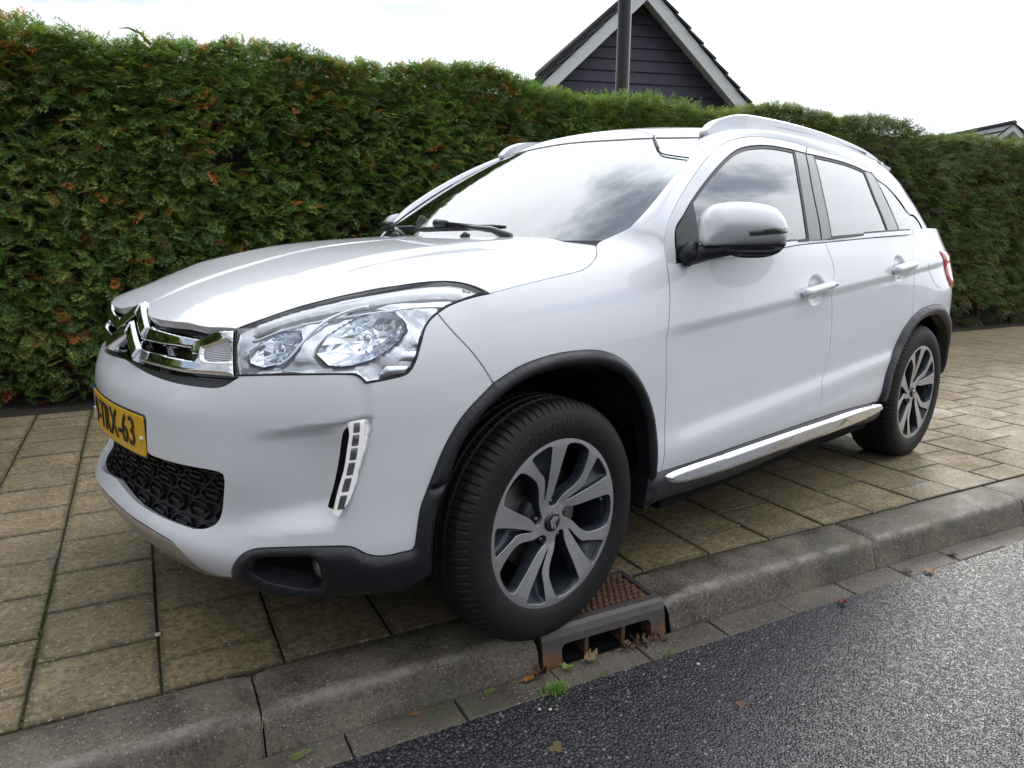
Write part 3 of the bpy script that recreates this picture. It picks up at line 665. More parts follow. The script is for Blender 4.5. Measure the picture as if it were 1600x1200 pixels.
# ---------------- house with the dark boarded gable ----------------
def rayp(pxx,pyy,D):
    d=(_f+_r2*((pxx-800)/1126.55)-_u2*((pyy-600)/1126.55)).normalized(); return CAMP+d*D
woodm=mat('dark_blue_boards',(.045,.042,.075),.55); _n=woodm.node_tree; LK(_n,MIXC(_n,NOISE(_n,GEOP(_n),2.5,5),(.062,.057,.092),(.085,.078,.122)),PB(woodm).inputs['Base Color'])
whm=mat('white_bargeboard',(.84,.85,.85),.5); tilm=mat('dark_roof_tile',(.045,.046,.055),.55); _n=tilm.node_tree; LK(_n,MIXC(_n,NOISE(_n,GEOP(_n),6,5),(.030,.031,.038),(.075,.074,.082)),PB(tilm).inputs['Base Color'])
brm=mat('house_brick',(.22,.12,.08),.8)
def house(name,label,P0,ang,ridge,slope,half,depth,tiles=True,wallm=None,boards=True,trim=.20):
    """P0: foot point under the gable apex; ang: heading of the gable line"""
    h=Vector((math.sin(ang),math.cos(ang),0)); b=Vector((-h.y,h.x,0))
    if (P0-Vector((CAMP.x,CAMP.y,0))).dot(b)<0: b=-b
    e=empty(name,P0); tag(e,label,'house')
    L=lambda u,dp,z:h*u+b*dp+Vector((0,0,z))
    eave=ridge-slope*half
    # gable wall behind the boards, side walls
    mb=MB(); V=[L(-half+.35,.06,0),L(half-.35,.06,0),L(half-.35,.06,eave+.25),L(0,.06,ridge-.16),L(-half+.35,.06,eave+.25)]; V+= [v+b*depth for v in V]
    mb.add(V,[(0,1,2,3,4),(9,8,7,6,5)]+[(i,(i+1)%5,5+(i+1)%5,5+i) for i in range(5)]); mb.build('wall',wallm or brm,e)
    if boards:
        z=2.0; k=0; bh=.19
        while z<ridge-.35:
            u0=(ridge-.14-z)/slope; u0=min(u0,half-.36)
            u1=min((ridge-.14-z-bh)/slope,half-.36)
            if u1<.02: break
            V=[L(-u0,.055,z),L(u0,.055,z),L(u1,.055,z+bh),L(-u1,.055,z+bh),L(-u0,.012,z),L(u0,.012,z),L(u1,.038,z+bh-.004),L(-u1,.038,z+bh-.004)]
            mk('board',V,[(0,3,2,1),(4,5,6,7),(0,1,5,4),(1,2,6,5),(2,3,7,6),(3,0,4,7)],woodm,e,False); z+=bh;k+=1
    for sgn in(-1,1):
        mb=MB(); V=[]
        for dp in(-.34,-.29):
            for (u,z) in ((0,ridge),(sgn*half,eave),(sgn*half,eave-trim*1.25),(0,ridge-trim*1.25)): V.append(L(u,dp,z))
        mb.add(V,[(0,1,2,3),(7,6,5,4),(0,4,5,1),(1,5,6,2),(2,6,7,3),(3,7,4,0)]); mb.build('bargeboard',whm,e)
        mb=MB(); V=[]
        for dp in(-.288,.05):
            for (u,z) in ((0,ridge-.10),(sgn*half,eave-.10),(sgn*half,eave-.13),(0,ridge-.13)): V.append(L(u,dp,z))
        mb.add(V,[(0,1,2,3),(7,6,5,4),(0,4,5,1),(1,5,6,2),(2,6,7,3),(3,7,4,0)]); mb.build('soffit',whm,e)
        mb=MB(); V=[]
        for dp in(-.33,depth):
            for (u,z) in ((0,ridge+.03),(sgn*half*1.01,eave+.03),(sgn*half*1.01,eave+.005),(0,ridge+.005)): V.append(L(u,dp,z))
        mb.add(V,[(0,1,2,3),(7,6,5,4),(0,4,5,1),(1,5,6,2),(2,6,7,3),(3,7,4,0)]); mb.build('roof',tilm,e)
        # tile courses down the verge and over the slope
        nco=int(math.hypot(half,ridge-eave)/.33); dlen=math.hypot(half,ridge-eave); dv=Vector((0,0,0))
        su=sgn*half/dlen; sz_=-(ridge-eave)/dlen; nrmv=(h*(-sz_*sgn)+Vector((0,0,abs(su))))
        nacross=1 if not tiles else int(depth/.30)
        for q in range(nco):
            mbt=MB()
            for a in range(1 if a_far(name) else min(nacross,14)):
                x0=q*.33; x1=x0+.37; d0=-.38+a*.30; d1=d0+.31 if not a_far(name) else depth
                V=[]
                for x,lift in((x0,.035),(x1,.075)):
                    for dp in(d0,d1):
                        for th in(0,-.03):
                            V.append(h*(su*x)+Vector((0,0,ridge+sz_*x))+b*dp+nrmv*(lift+th))
                mbt=MB(); mbt.add(V,[(0,2,6,4),(1,5,7,3),(0,1,3,2),(4,6,7,5),(0,4,5,1),(2,3,7,6)]); 
                if a==0: mbt.build('roof_tile' if not a_far(name) else 'tile_course',tilm,e)
                else: ACC.setdefault((label,sgn),MB()).add(mbt.V,mbt.F)
        if (label,sgn) in ACC: o=ACC[(label,sgn)].build('far_roof_tiles',tilm,e); o['kind']='stuff'
    mb=MB(); mb.tube([L(0,-.36,ridge+.05),L(0,depth,ridge+.05)],.075,8); mb.build('ridge_tile',tilm,e,True)
    return e
def a_far(n): return FARH[0]
ACC={};FARH=[False]
_P=rayp(1000,-16,14); house('house','house with dark blue boarded gable and white bargeboards behind the hedge',Vector((_P.x,_P.y,0)),math.radians(119.5),_P.z,.925,2.9,7.0)
FARH[0]=True; _P=rayp(1571,197,27); house('house','small distant house roof with white gable at the far end of hedge',Vector((_P.x,_P.y,0)),math.radians(128),_P.z,.80,2.8,9,wallm=mat('white_render',(.7,.7,.7),.7),boards=False,trim=.14)
# ---- body surfaces of the car (street coordinates, metres) ----
# ---- natural cubic spline helper (vectorised) ----
class NS:
    def __init__(s, x, y):
        x=np.asarray(x,float); y=np.asarray(y,float); n=len(x); h=np.diff(x)
        A=np.zeros((n,n)); r=np.zeros((n,)+y.shape[1:])
        A[0,0]=A[-1,-1]=1
        for i in range(1,n-1):
            A[i,i-1]=h[i-1]; A[i,i]=2*(h[i-1]+h[i]); A[i,i+1]=h[i]
            r[i]=6*((y[i+1]-y[i])/h[i]-(y[i]-y[i-1])/h[i-1])
        s.x=x; s.y=y; s.h=h; s.m=np.linalg.solve(A,r.reshape(n,-1)).reshape(r.shape)
    def __call__(s, t):
        t=np.asarray(t,float); i=np.clip(np.searchsorted(s.x,t)-1,0,len(s.x)-2)
        h=s.h[i]; a=(s.x[i+1]-t)/h; b=(t-s.x[i])/h
        if s.y.ndim>1:
            sh=t.shape+(1,)*(s.y.ndim-1); a=a.reshape(sh); b=b.reshape(sh); h=h.reshape(sh)
        return a*s.y[i]+b*s.y[i+1]+((a**3-a)*s.m[i]+(b**3-b)*s.m[i+1])*h*h/6
def sst(a,b,x):
    t=np.clip((x-a)/(b-a),0,1); return t*t*(3-2*t)
# ---- plan outline of the lower body, x along the car (front -), s half width ----
PLAN=np.array([(-.895,-.30),(-.895,0),(-.887,.15),(-.864,.30),(-.82,.45),(-.755,.58),(-.675,.68),(-.585,.75),(-.48,.80),(-.36,.84),(-.2,.868),(.05,.882),(.35,.886),(.8,.888),(1.3,.890),(1.8,.890),(2.3,.890),(2.7,.886),(3.0,.870),(3.18,.835),(3.30,.765),(3.37,.65),(3.40,.45),(3.415,.2),(3.415,0),(3.415,-.3)])
PLAN[0]=(-.887,-.15); PLAN[-1]=(3.41,-.2)
_L=np.concatenate([[0],np.cumsum(np.hypot(*np.diff(PLAN,axis=0).T))]); _L-=_L[1]
_PS=NS(_L,PLAN)
UMAX=_L[-2]
def plan(u):
    p=_PS(u); e=1e-3; t=_PS(u+e)-_PS(u-e); t/=np.linalg.norm(t,axis=-1,keepdims=True)
    n=np.stack([-t[...,1],t[...,0]],-1)   # outward for a path nose->side->tail : (dx,ds)->(-ds,dx)
    return p,n
def u_of_x(x): # on the side
    us=np.linspace(.5,UMAX-.7,4000); return us[np.argmin(abs(_PS(us)[:,0]-x))]
U_=lambda x:float(u_of_x(x))
# stations: u , rows of (d inward, z)
UC=0.; UN=float(_L[4]); UH=float(_L[6])
ST=[
 (-.15,[(.10,.20),(.03,.28),(-.025,.385),(.008,.47),(.0,.56),(.0,.64),(.012,.72),(.055,.785),(.075,.83),(.085,.87),(.095,.907),(.12,.945),(0.15,0.985)]),
 (0.,  [(.10,.20),(.03,.28),(-.025,.385),(.008,.47),(.0,.56),(.0,.64),(.012,.72),(.055,.785),(.075,.83),(.085,.87),(.095,.907),(.12,.945),(0.15,0.985)]),
 (UN,  [(.10,.20),(.04,.26),(-.02,.36),(.006,.45),(.0,.55),(.0,.64),(.006,.72),(.03,.79),(.055,.84),(.08,.885),(.105,.925),(.14,.96),(0.19,0.99)]),
 (UH,  [(.10,.20),(.05,.25),(.0,.34),(.0,.44),(.0,.55),(.0,.64),(.002,.72),(.015,.80),(.04,.86),(.08,.915),(.13,.955),(.19,.985),(0.26,1)]),
 (U_(-.42),[(.08,.20),(.03,.27),(.0,.36),(.0,.46),(.0,.56),(.0,.65),(.0,.73),(.008,.81),(.024,.87),(.055,.93),(.11,.99),(.18,1.02),(0.26,1.04)]),
 (U_(-.1),[(.06,.24),(.02,.32),(.0,.40),(.0,.48),(.0,.57),(.0,.66),(.0,.74),(.006,.82),(.018,.89),(.045,.96),(.10,1.03),(.18,1.07),(0.27,1.09)]),
 (U_(.3),[(.06,.26),(.02,.34),(.003,.42),(.005,.50),(.006,.58),(.004,.67),(.004,.75),(.010,.83),(.022,.91),(.05,.99),(.11,1.07),(.20,1.112),(0.25,1.135)]),
 (U_(.6),[(.06,.28),(.02,.35),(.003,.42),(.006,.50),(.009,.58),(.008,.67),(.006,.75),(.008,.83),(.016,.90),(.028,.97),(.043,1.04),(.066,1.11),(0.1,1.2)]),
 (U_(1.3),[(.06,.28),(.02,.35),(.003,.42),(.007,.50),(.011,.58),(.011,.67),(.009,.76),(.007,.85),(.013,.92),(.024,.98),(.037,1.05),(.055,1.118),(0.085,1.21)]),
 (U_(2.2),[(.06,.28),(.02,.35),(.003,.42),(.007,.50),(.011,.58),(.011,.67),(.009,.77),(.006,.87),(.010,.94),(.024,1.01),(.042,1.07),(.068,1.145),(0.1,1.24)]),
 (U_(2.7),[(.06,.28),(.02,.35),(.003,.42),(.004,.50),(.006,.58),(.005,.67),(.004,.77),(.004,.87),(.012,.95),(.032,1.03),(.058,1.09),(.090,1.160),(0.125,1.25)]),
 (U_(3.2),[(.06,.28),(.02,.35),(.0,.42),(.0,.50),(.0,.58),(.002,.67),(.004,.77),(.008,.87),(.024,.95),(.046,1.03),(.075,1.09),(.11,1.165),(0.15,1.25)]),
 (float(_L[-4]),[(.06,.28),(.02,.35),(.0,.42),(.0,.50),(.0,.58),(.01,.67),(.03,.77),(.03,.87),(.04,.95),(.06,1.03),(.09,1.09),(.13,1.165),(0.18,1.25)]),
 (UMAX,[(.06,.28),(.02,.35),(.0,.42),(.0,.50),(.0,.58),(.01,.67),(.03,.77),(.03,.87),(.04,.95),(.06,1.03),(.09,1.09),(.13,1.165),(0.18,1.25)]),
 (UMAX+.15,[(.06,.28),(.02,.35),(.0,.42),(.0,.50),(.0,.58),(.01,.67),(.03,.77),(.03,.87),(.04,.95),(.06,1.03),(.09,1.09),(.13,1.165),(0.18,1.25)]),
]
NR=13
_SU=NS([s[0] for s in ST],np.array([s[1] for s in ST]))
def _rows(u): return _SU(u)      # (...,12,2)
def W(u,v):
    """lower body; u along the plan, v row index 0..11 ; left side has y=-s"""
    u=np.asarray(u,float); v=np.asarray(v,float)
    sh=u.shape; u=u.ravel(); v=v.ravel()
    rows=_SU(u)                                   # n,13,2
    # natural spline over rows, per point
    M=_VM@rows.reshape(len(u),13,2)               # second derivs
    i=np.clip(v.astype(int),0,11); b=v-i; a=1-b; k=np.arange(len(u))
    q=a[:,None]*rows[k,i]+b[:,None]*rows[k,i+1]+((a**3-a)[:,None]*M[k,i]+(b**3-b)[:,None]*M[k,i+1])/6
    p,n=plan(u); d=q[:,0]; z=q[:,1]
    x0=p[:,0]
    side=sst(.40,.62,x0)*(1-sst(3.0,3.3,x0))
    # character line, rising to the rear: the flank falls in under it
    zl=.845+.068*(x0-.48)
    t=zl-z
    d=d+side*.009*sst(-.008,.034,t)*(1-sst(.05,.26,t))
    # lower door crease
    zl2=.475+.055*(x0-.5); t=zl2-z
    d=d-side*(1-sst(2.2,2.5,x0))*.010*sst(-.05,.02,t)+side*(1-sst(2.2,2.5,x0))*.004*sst(.02,.09,t)
    xy=p-n*d[:,None]
    return np.stack([xy[:,0],-xy[:,1],z],1).reshape(sh+(3,))
_A=np.zeros((13,13)); _A[0,0]=_A[-1,-1]=1; _B=np.zeros((13,13))
for _i in range(1,12):
    _A[_i,_i-1]=1;_A[_i,_i]=4;_A[_i,_i+1]=1
    _B[_i,_i-1]=6;_B[_i,_i]=-12;_B[_i,_i+1]=6
_VM=np.linalg.solve(_A,_B)
# ---- bonnet: height over (x, s) ----
_HC=NS([-.95,-.80,-.74,-.66,-.56,-.45,-.30,-.12,.1,.3,.5],[.86,.915,.945,.976,1.008,1.038,1.072,1.097,1.114,1.125,1.133])
def hood_z(x,s):
    s=abs(s); z=_HC(x)
    drop=(.012+.028*np.clip((-.42-x)/.2,0,1))*(s/.62)**2+.024*np.clip((s-.50)/.2,0,None)**2*np.clip((.42-x)/.3,0,1)
    bulge=.010*(1-sst(.34+.12*(x+.8),.44+.12*(x+.8),s))
    return z-drop+bulge-.006
def H(a,b): # a=x, b=s (left => y=-s)
    return np.stack([a,-b,hood_z(a,b)],-1)
# ---- greenhouse side: half width over (x,z) ----
_GB=NS([-.5,.3,.6,1.0,1.6,2.2,2.6,3.0,3.3,3.6],[.80,.815,.825,.836,.838,.826,.800,.752,.70,.64])   # at z=1.12
_GT=NS([-.5,.3,.6,1.0,1.6,2.2,2.6,3.0,3.3,3.6],[.62,.625,.63,.635,.638,.632,.617,.585,.55,.50])   # at z=1.52
def gs(x,z):
    t=(z-1.12)/.40
    b=_GB(x); e=_GT(x)
    return b+(e-b)*t+.022*4*t*(1-t)*1.0
def G(a,b): return np.stack([a,-gs(a,b),b],-1)   # a=x,b=z
# ---- windscreen: a 0..1 up, b = s/edge -1..1 ----
def WS(a,b):
    xb=.265+.165*b**2; zb=1.118+.004*b**2
    xt=.985+.082*b**2; zt=1.545-.042*b**2
    s=(.712-.152*a+.10*a*(1-a))*b
    x=xb+(xt-xb)*a; z=zb+(zt-zb)*a
    bow=.020*4*a*(1-a)
    # push outwards (forward and up)
    return np.stack([x-bow*.5,-s,z+bow*.86],-1)
# ---- roof over (x,s) ----
_RC=NS([.8,.90,.94,1.0,1.1,1.25,1.5,1.8,2.1,2.5,2.8,3.0,3.15],[1.465,1.500,1.522,1.549,1.572,1.588,1.602,1.604,1.597,1.573,1.544,1.517,1.49])
_RW=NS([.8,1.067,1.5,2.0,2.5,3.0,3.3],[.55,.572,.585,.59,.583,.56,.53])
def roof_z(x,s):
    w=_RW(x); q=np.clip(abs(s)/w,0,1.4)
    return _RC(x)-.048*q**2-.02*np.clip(q-.8,0,1)**2*4
def RF(a,b): return np.stack([a,-b,roof_z(a,b)],-1)
def V_S(a,b): return np.stack([a,np.full(np.shape(a),-.893),b],-1)
SILLF=None;RAILF=None
# outlines of its panels in those surfaces' own coordinates
BAKE={
'hl_top':[[0.5396,9.1971],[0.5988,9.5719],[0.6917,10.0362],[0.7991,10.2767],[0.9102,10.3855],[1.0034,10.4267],[1.0752,10.3931],[1.147,10.2457],[1.1907,10.0465],[1.2311,9.755],[1.261,9.4801]],
'hl_low1':[[1.261,9.4801],[1.2206,9.4699],[1.1685,9.4017],[1.1169,9.2437],[1.1015,9.174],[1.0853,9.0499],[1.0626,8.7251],[1.0431,8.0849],[1.0264,7.4338],[1.0124,7.1147],[0.9997,6.9895],[0.9674,6.9117],[0.9282,6.856],[0.907,6.8296]],
'hl_low1a':[[1.261,9.4801],[1.2206,9.4699],[1.1685,9.4017],[1.1281,9.288],[1.1006,9.1329]],
'hl_low1b':[[1.1006,9.1329],[1.0847,9.0184],[1.0626,8.7251],[1.0431,8.0849],[1.0264,7.4338],[1.0124,7.1147],[0.9997,6.9895],[0.9674,6.9117],[0.9282,6.856],[0.907,6.8296]],
'hl_low2':[[0.907,6.8296],[0.9031,6.8935],[0.894,7.0354],[0.8828,7.1184],[0.852,7.1691],[0.774,7.2107],[0.6694,7.2186],[0.5833,7.183]],
'hl_sep':[[0.6932,7.5435],[0.721,7.854],[0.7433,8.2817],[0.774,8.8301],[0.8176,9.3116],[0.8755,9.5911],[0.9311,9.7038]],
'hl_in':[[0.5833,7.183],[0.5396,9.1971]],
'hood_hl':[[-0.7294,0.5344],[-0.6813,0.5488],[-0.6047,0.567],[-0.5361,0.6064],[-0.469,0.6503],[-0.401,0.694],[-0.3408,0.7145],[-0.2819,0.7392],[-0.2461,0.7652],[-0.2219,0.8014],[-0.2095,0.8387]],
'hood_side':[[-0.2095,0.8387],[-0.1103,0.8331],[0.0161,0.8218],[0.1123,0.813],[0.1645,0.8128],[0.2181,0.7943],[0.2736,0.7565],[0.3401,0.6928]],
'hood_sideW':[[1.2655,9.4924],[1.3618,9.5381],[1.4822,9.5461],[1.5728,9.549],[1.6318,9.6318],[1.6823,9.8531],[1.724,10.1773],[1.7603,10.6307]],
'f_top':[[1.7603,10.6307],[1.7935,10.9565],[1.8488,11.3723],[1.8872,11.6078],[1.9151,11.7662]],
'f_topS':[[-0.0226,0.9247],[0.0166,0.9564],[0.05,0.986],[0.0797,1.0071]],
'f_seamG':[[0.5115,1.1173]],
'gapG':[[0.5115,1.1173],[0.5043,1.0796],[0.5087,1.0435]],
'gapW':[[1.9995,11.0831],[1.9836,10.4925],[1.9731,9.9118]],
'belt1G':[[0.5085,1.0425],[0.5537,1.0475],[0.6714,1.0564],[1.2424,1.0928],[1.5565,1.1085]],
'belt2G':[[1.5565,1.1085],[1.9803,1.1261],[2.392,1.1396],[2.5884,1.145]],
'ws_top':[[0.9803,1.0022],[0.9537,0.8642],[0.9291,0.6541],[0.9069,0.4277],[0.9043,0.1583],[0.9166,-0.0953]],
'f_seam':[[1.9151,11.7662],[1.9553,11.4063],[1.9995,11.0831]],
'f_gap':[[1.9995,11.0831],[1.9704,9.6591],[1.9568,8.6735],[1.9398,7.6724],[1.9251,6.5848],[1.933,4.7537],[1.9348,3.0832],[1.9252,1.5665]],
'f_bot':[[1.9252,1.5665],[1.8973,1.5331]],
'arch_o_up':[[1.8973,1.5331],[1.8915,1.9734],[1.8894,2.9924],[1.8667,4.1518],[1.8086,5.2335],[1.7265,6.2243],[1.6301,6.7525],[1.5174,6.9448],[1.4128,6.9479],[1.3163,6.7701],[1.2298,6.3791]],
'arch_o_dn':[[1.2298,6.3791],[1.1472,5.5836],[1.0943,4.7031],[1.0572,3.8557],[1.0459,3.5915]],
'arch_o_lo':[[1.0459,3.5915],[1.0279,3.1358],[1.0182,2.6329],[1.0113,2.234]],
'arch_i':[[1.8669,1.1793],[1.8571,2.4013],[1.8417,3.6729],[1.7923,4.7636],[1.7145,5.7184],[1.6282,6.2335],[1.5371,6.4395],[1.4305,6.4847],[1.3328,6.3413],[1.2521,5.9594],[1.186,5.3703],[1.1313,4.5538],[1.0968,3.6676]],
'arch_i_lo':[[1.0968,3.6676],[1.0686,2.9604],[1.0542,2.1045],[1.0575,1.2422]],
'f_bump':[[1.1006,9.1329],[1.1266,8.5262],[1.1641,7.7593],[1.1969,7.061],[1.2298,6.3791]],
'clad_top':[[1.0113,2.234],[1.0051,2.1419],[0.9772,2.1328],[0.9419,2.1391],[0.9188,2.1841],[0.8924,2.2974],[0.8631,2.5162],[0.8447,2.5768],[0.7709,2.6356],[0.6946,2.6037],[0.6264,2.4832],[0.5975,2.3124],[0.5737,2.0148],[0.5554,1.7105],[0.5412,1.4352]],
'clad_bot':[[0.5412,1.4352],[0.5764,1.3035],[0.6235,1.1592],[0.7491,1.1121],[0.8891,1.0121],[0.9833,0.8717],[1.0575,1.2422]],
'fog_hole':[[0.6285,2.232],[0.6547,2.3395],[0.7096,2.4077],[0.761,2.4309],[0.7807,2.219],[0.7852,1.879],[0.7754,1.5012],[0.7467,1.371],[0.6765,1.4798],[0.6346,1.6085],[0.616,1.8757],[0.6285,2.232]],
'bump_seam':[[0.5412,1.4352],[0.488,1.3477],[0.4363,1.4201],[0.4256,1.6046],[0.3919,1.9747],[0.3015,2.0866],[0.1691,2.1],[0.0604,2.1281]],
'skid_bot':[[0.5093,1.2376],[0.449,1.1556],[0.4047,1.1244],[0.1891,0.5153],[0.1283,0.7566],[0.1068,1.4694]],
'grl_top':[[0.2782,4.1941],[0.3774,4.2095],[0.4559,4.2357],[0.5139,4.2451],[0.5353,4.2336]],
'grl_end':[[0.5353,4.2336],[0.5481,4.192],[0.5492,4.0604],[0.5368,3.5596],[0.5253,3.1807],[0.5117,2.9345],[0.4833,2.7354],[0.4436,2.6125]],
'grl_bot':[[0.4436,2.6125],[0.3659,2.5766],[0.2798,2.5535],[0.1679,2.5694],[0.0595,2.6855]],
'ug_bot':[[0.5931,7.1309],[0.5731,6.9725],[0.557,6.8415],[0.5279,6.7393],[0.4657,6.7118],[0.3651,6.7156],[0.226,6.7934],[0.0866,6.9206]],
'drl_o':[[0.9011,5.8218],[0.8968,5.1496],[0.8855,4.4732],[0.8726,3.9513],[0.858,3.5167],[0.848,3.3537],[0.8328,3.2694]],
'drl_i':[[0.8328,3.2694],[0.822,3.3234],[0.8189,3.4555],[0.8213,3.5544],[0.8321,3.9152],[0.8468,4.3871],[0.8559,4.9164],[0.8628,5.389],[0.867,5.8069]],
'slot_l':[[0.8082,3.5286],[0.8253,4.0368],[0.8386,4.6583],[0.8521,5.4497],[0.8616,5.5649]],
'pk':[[0.6504,5.5445],[0.7703,5.7643],[0.9006,5.8789],[0.6323,2.9121],[0.7421,3.0476],[0.847,3.1366]],
'cb1_top':[[0.1563,9.3678],[0.2834,9.1503],[0.4248,8.8542],[0.4447,8.8813],[0.4785,9.1283],[0.5373,9.0497]],
'cb1_bot':[[0.1111,8.3764],[0.2313,8.3952],[0.3149,8.4024],[0.4037,8.3284]],
'cb2_top':[[0.1271,7.8133],[0.2782,7.8189],[0.4319,7.7261]],
'cb2_bot':[[0.1012,7.1708],[0.275,7.1927],[0.4017,7.1738],[0.5038,7.1826],[0.579,7.1692]],
'cb_r':[[0.5373,9.0497],[0.579,7.1692]],
'ind':[[0.4549,8.3198],[0.4948,8.4669],[0.535,8.5733],[0.5455,8.4622],[0.5604,7.7508],[0.5516,7.7222],[0.4777,7.7594],[0.4646,7.8773]],
'slot':[[0.1211,8.1911],[0.2442,8.2929],[0.4053,8.2714],[0.4237,8.2139],[0.4409,7.7022],[0.4295,7.7238],[0.2831,7.9032],[0.1156,7.8461]],
'd_bot1':[[1.9252,1.5665],[2.1592,1.546],[2.3678,1.572],[2.9474,1.5941]],
'd_bot2':[[2.9474,1.5941],[3.3111,1.4789],[3.6102,1.2575]],
'b_gap':[[3.0404,10.7522],[3.0507,10.1066],[3.0625,9.4804],[3.0635,8.9549],[3.0371,8.0574],[3.0623,6.2922],[3.055,4.7251],[3.0226,3.846],[2.9955,3.4289],[2.9984,2.8844],[2.9788,2.1525],[2.9474,1.5941]],
'belt1':[[1.9726,9.8968],[2.0123,10.0456],[2.1085,10.3167],[2.6901,10.6869],[3.0404,10.7522]],
'belt2':[[3.0404,10.7522],[3.4438,10.8514],[3.8168,10.8693],[3.9947,10.8626]],
'r_gap':[[3.9947,10.8626],[3.9337,9.5708],[3.9229,8.0553],[3.9279,6.6893],[3.9316,5.7771]],
'r_belt':[[3.9947,10.8626],[4.1129,10.9083],[4.2107,11.0105]],
'rarch_o1':[[3.9316,5.7771],[3.8284,5.1849],[3.7613,4.4992],[3.6739,3.3716],[3.6205,1.9748],[3.6102,1.2575]],
'rarch_o2':[[3.9316,5.7771],[4.0414,6.0581],[4.1995,6.1763],[4.3387,6.0729],[4.4802,5.5845],[4.6415,4.8261]],
'rarch_i':[[3.7107,0.9855],[3.6898,1.7422],[3.7502,3.3548],[3.849,4.3639],[3.9224,5.0325],[4.0206,5.4679],[4.1725,5.6908],[4.3096,5.5959],[4.4455,5.0553]],
'sill_chr':[[0.4781,0.3703],[0.4993,0.3774],[0.9005,0.3775],[1.4312,0.374],[2.1095,0.3643],[2.1658,0.3588]],
'sill_chr2':[[2.1658,0.3588],[2.1952,0.3324],[2.1124,0.3112],[1.2582,0.3104],[0.5197,0.3412],[0.4781,0.3703]],
'sill_bot':[[2.2092,0.308],[2.1643,0.2807],[1.869,0.2886],[1.502,0.2927],[0.9132,0.2768],[0.4286,0.2893],[0.3964,0.2803]],
'tail':[[4.3567,9.428],[4.4372,9.4182],[4.4997,7.6656],[4.4919,7.1973],[4.4426,7.5185],[4.4165,8.2018]],
'fuel':[[4.1751,8.9352],[4.2604,8.9006],[4.3737,8.2156],[4.3813,7.3792],[4.3267,7.0099],[4.2321,7.2114],[4.1507,7.992],[4.12,8.6326]],
'hdl1':[[2.8754,7.9474],[2.7619,7.941],[3.0138,8.159]],
'hdl2':[[3.7462,8.5962],[3.6398,8.5676],[3.8773,8.6843]],
'dish1':[[2.9047,8.9435],[2.8954,7.0247]],
'dish2':[[3.747,9.456],[3.7763,7.742]],
'P_a':[[0.5087,1.0435],[0.5043,1.0796],[0.5115,1.1173]],
'P_b':[[0.5115,1.1173],[0.5379,1.1649],[0.611,1.2316],[0.7433,1.3222],[0.9075,1.4109],[1.0405,1.4631],[1.1932,1.4982],[1.3815,1.5181],[1.5791,1.5182],[1.7257,1.5082]],
'P_c':[[1.7257,1.5082],[1.7943,1.5028],[2.0355,1.4869],[2.2066,1.4692],[2.3045,1.4482],[2.3293,1.4127]],
'P_d':[[2.3293,1.4127],[2.4392,1.3757],[2.5433,1.3117],[2.6237,1.2534],[2.7213,1.2423]],
'P_e':[[2.7213,1.2423],[2.7905,1.2096],[2.8428,1.1643]],
'g1_top':[[0.555,1.0455],[0.5745,1.1482],[0.6347,1.197],[0.7005,1.2458],[0.8041,1.3079],[0.9314,1.3725],[1.0676,1.4296],[1.1644,1.4573],[1.2828,1.4755],[1.3977,1.4839],[1.5378,1.483],[1.5864,1.4809]],
'g1_r':[[1.5864,1.4809],[1.4938,1.336],[1.4428,1.2037],[1.4275,1.1162]],
'g1_bot':[[1.4275,1.1162],[1.2448,1.1033],[0.6727,1.0645],[0.5567,1.0553]],
'bp_r1':[[1.5864,1.4809],[1.6726,1.4757]],
'bp_gap':[[1.6726,1.4757],[1.5737,1.3098],[1.531,1.1186]],
'bp_b1':[[1.531,1.1186],[1.4275,1.1162]],
'bp2_t':[[1.6784,1.4748],[1.7426,1.4744]],
'g2_l':[[1.7426,1.4744],[1.6574,1.2938],[1.623,1.1238]],
'g2_t':[[1.7426,1.4744],[2.0062,1.4645],[2.1608,1.4489],[2.2269,1.4368]],
'g2_r':[[2.2269,1.4368],[2.2107,1.3155],[2.2345,1.2194],[2.259,1.1494]],
'g2_b':[[2.259,1.1494],[1.9155,1.1364],[1.623,1.1238]],
'cp_t':[[2.2269,1.4368],[2.2987,1.4322],[2.3229,1.4078]],
'cp_r':[[2.3229,1.4078],[2.3479,1.2953],[2.3891,1.2029],[2.4092,1.1533]],
'q_top':[[2.3326,1.409],[2.4359,1.373],[2.5404,1.309],[2.6215,1.2511],[2.7126,1.2396]],
'q_r':[[2.7126,1.2396],[2.7835,1.2076],[2.8353,1.1636]],
'q_b':[[2.8353,1.1636],[2.4318,1.151]],
'q_l':[[2.4318,1.151],[2.4002,1.2092],[2.362,1.3049],[2.3326,1.409]],
'sail':[[0.5745,1.1482],[0.7005,1.2458],[0.6928,1.1799],[0.6801,1.0655],[0.5553,1.0474]],
'ws_r':[[0.9788,0.9944],[0.6983,1.0274],[0.4039,1.0232],[0.1749,1.0188],[0.0797,1.0071],[0.0253,0.979],[-0.0161,0.9185]],
'ws_frit':[[0.9647,0.911],[0.7216,0.9551],[0.4492,0.974],[0.2244,0.9829],[0.1122,0.9647],[0.0344,0.92],[-0.005,0.8568]],
'reflection_line':[[0.9399,0.7027],[0.8262,0.7876],[0.7371,0.8595],[0.7157,0.9285],[0.6983,1.0274]],
}
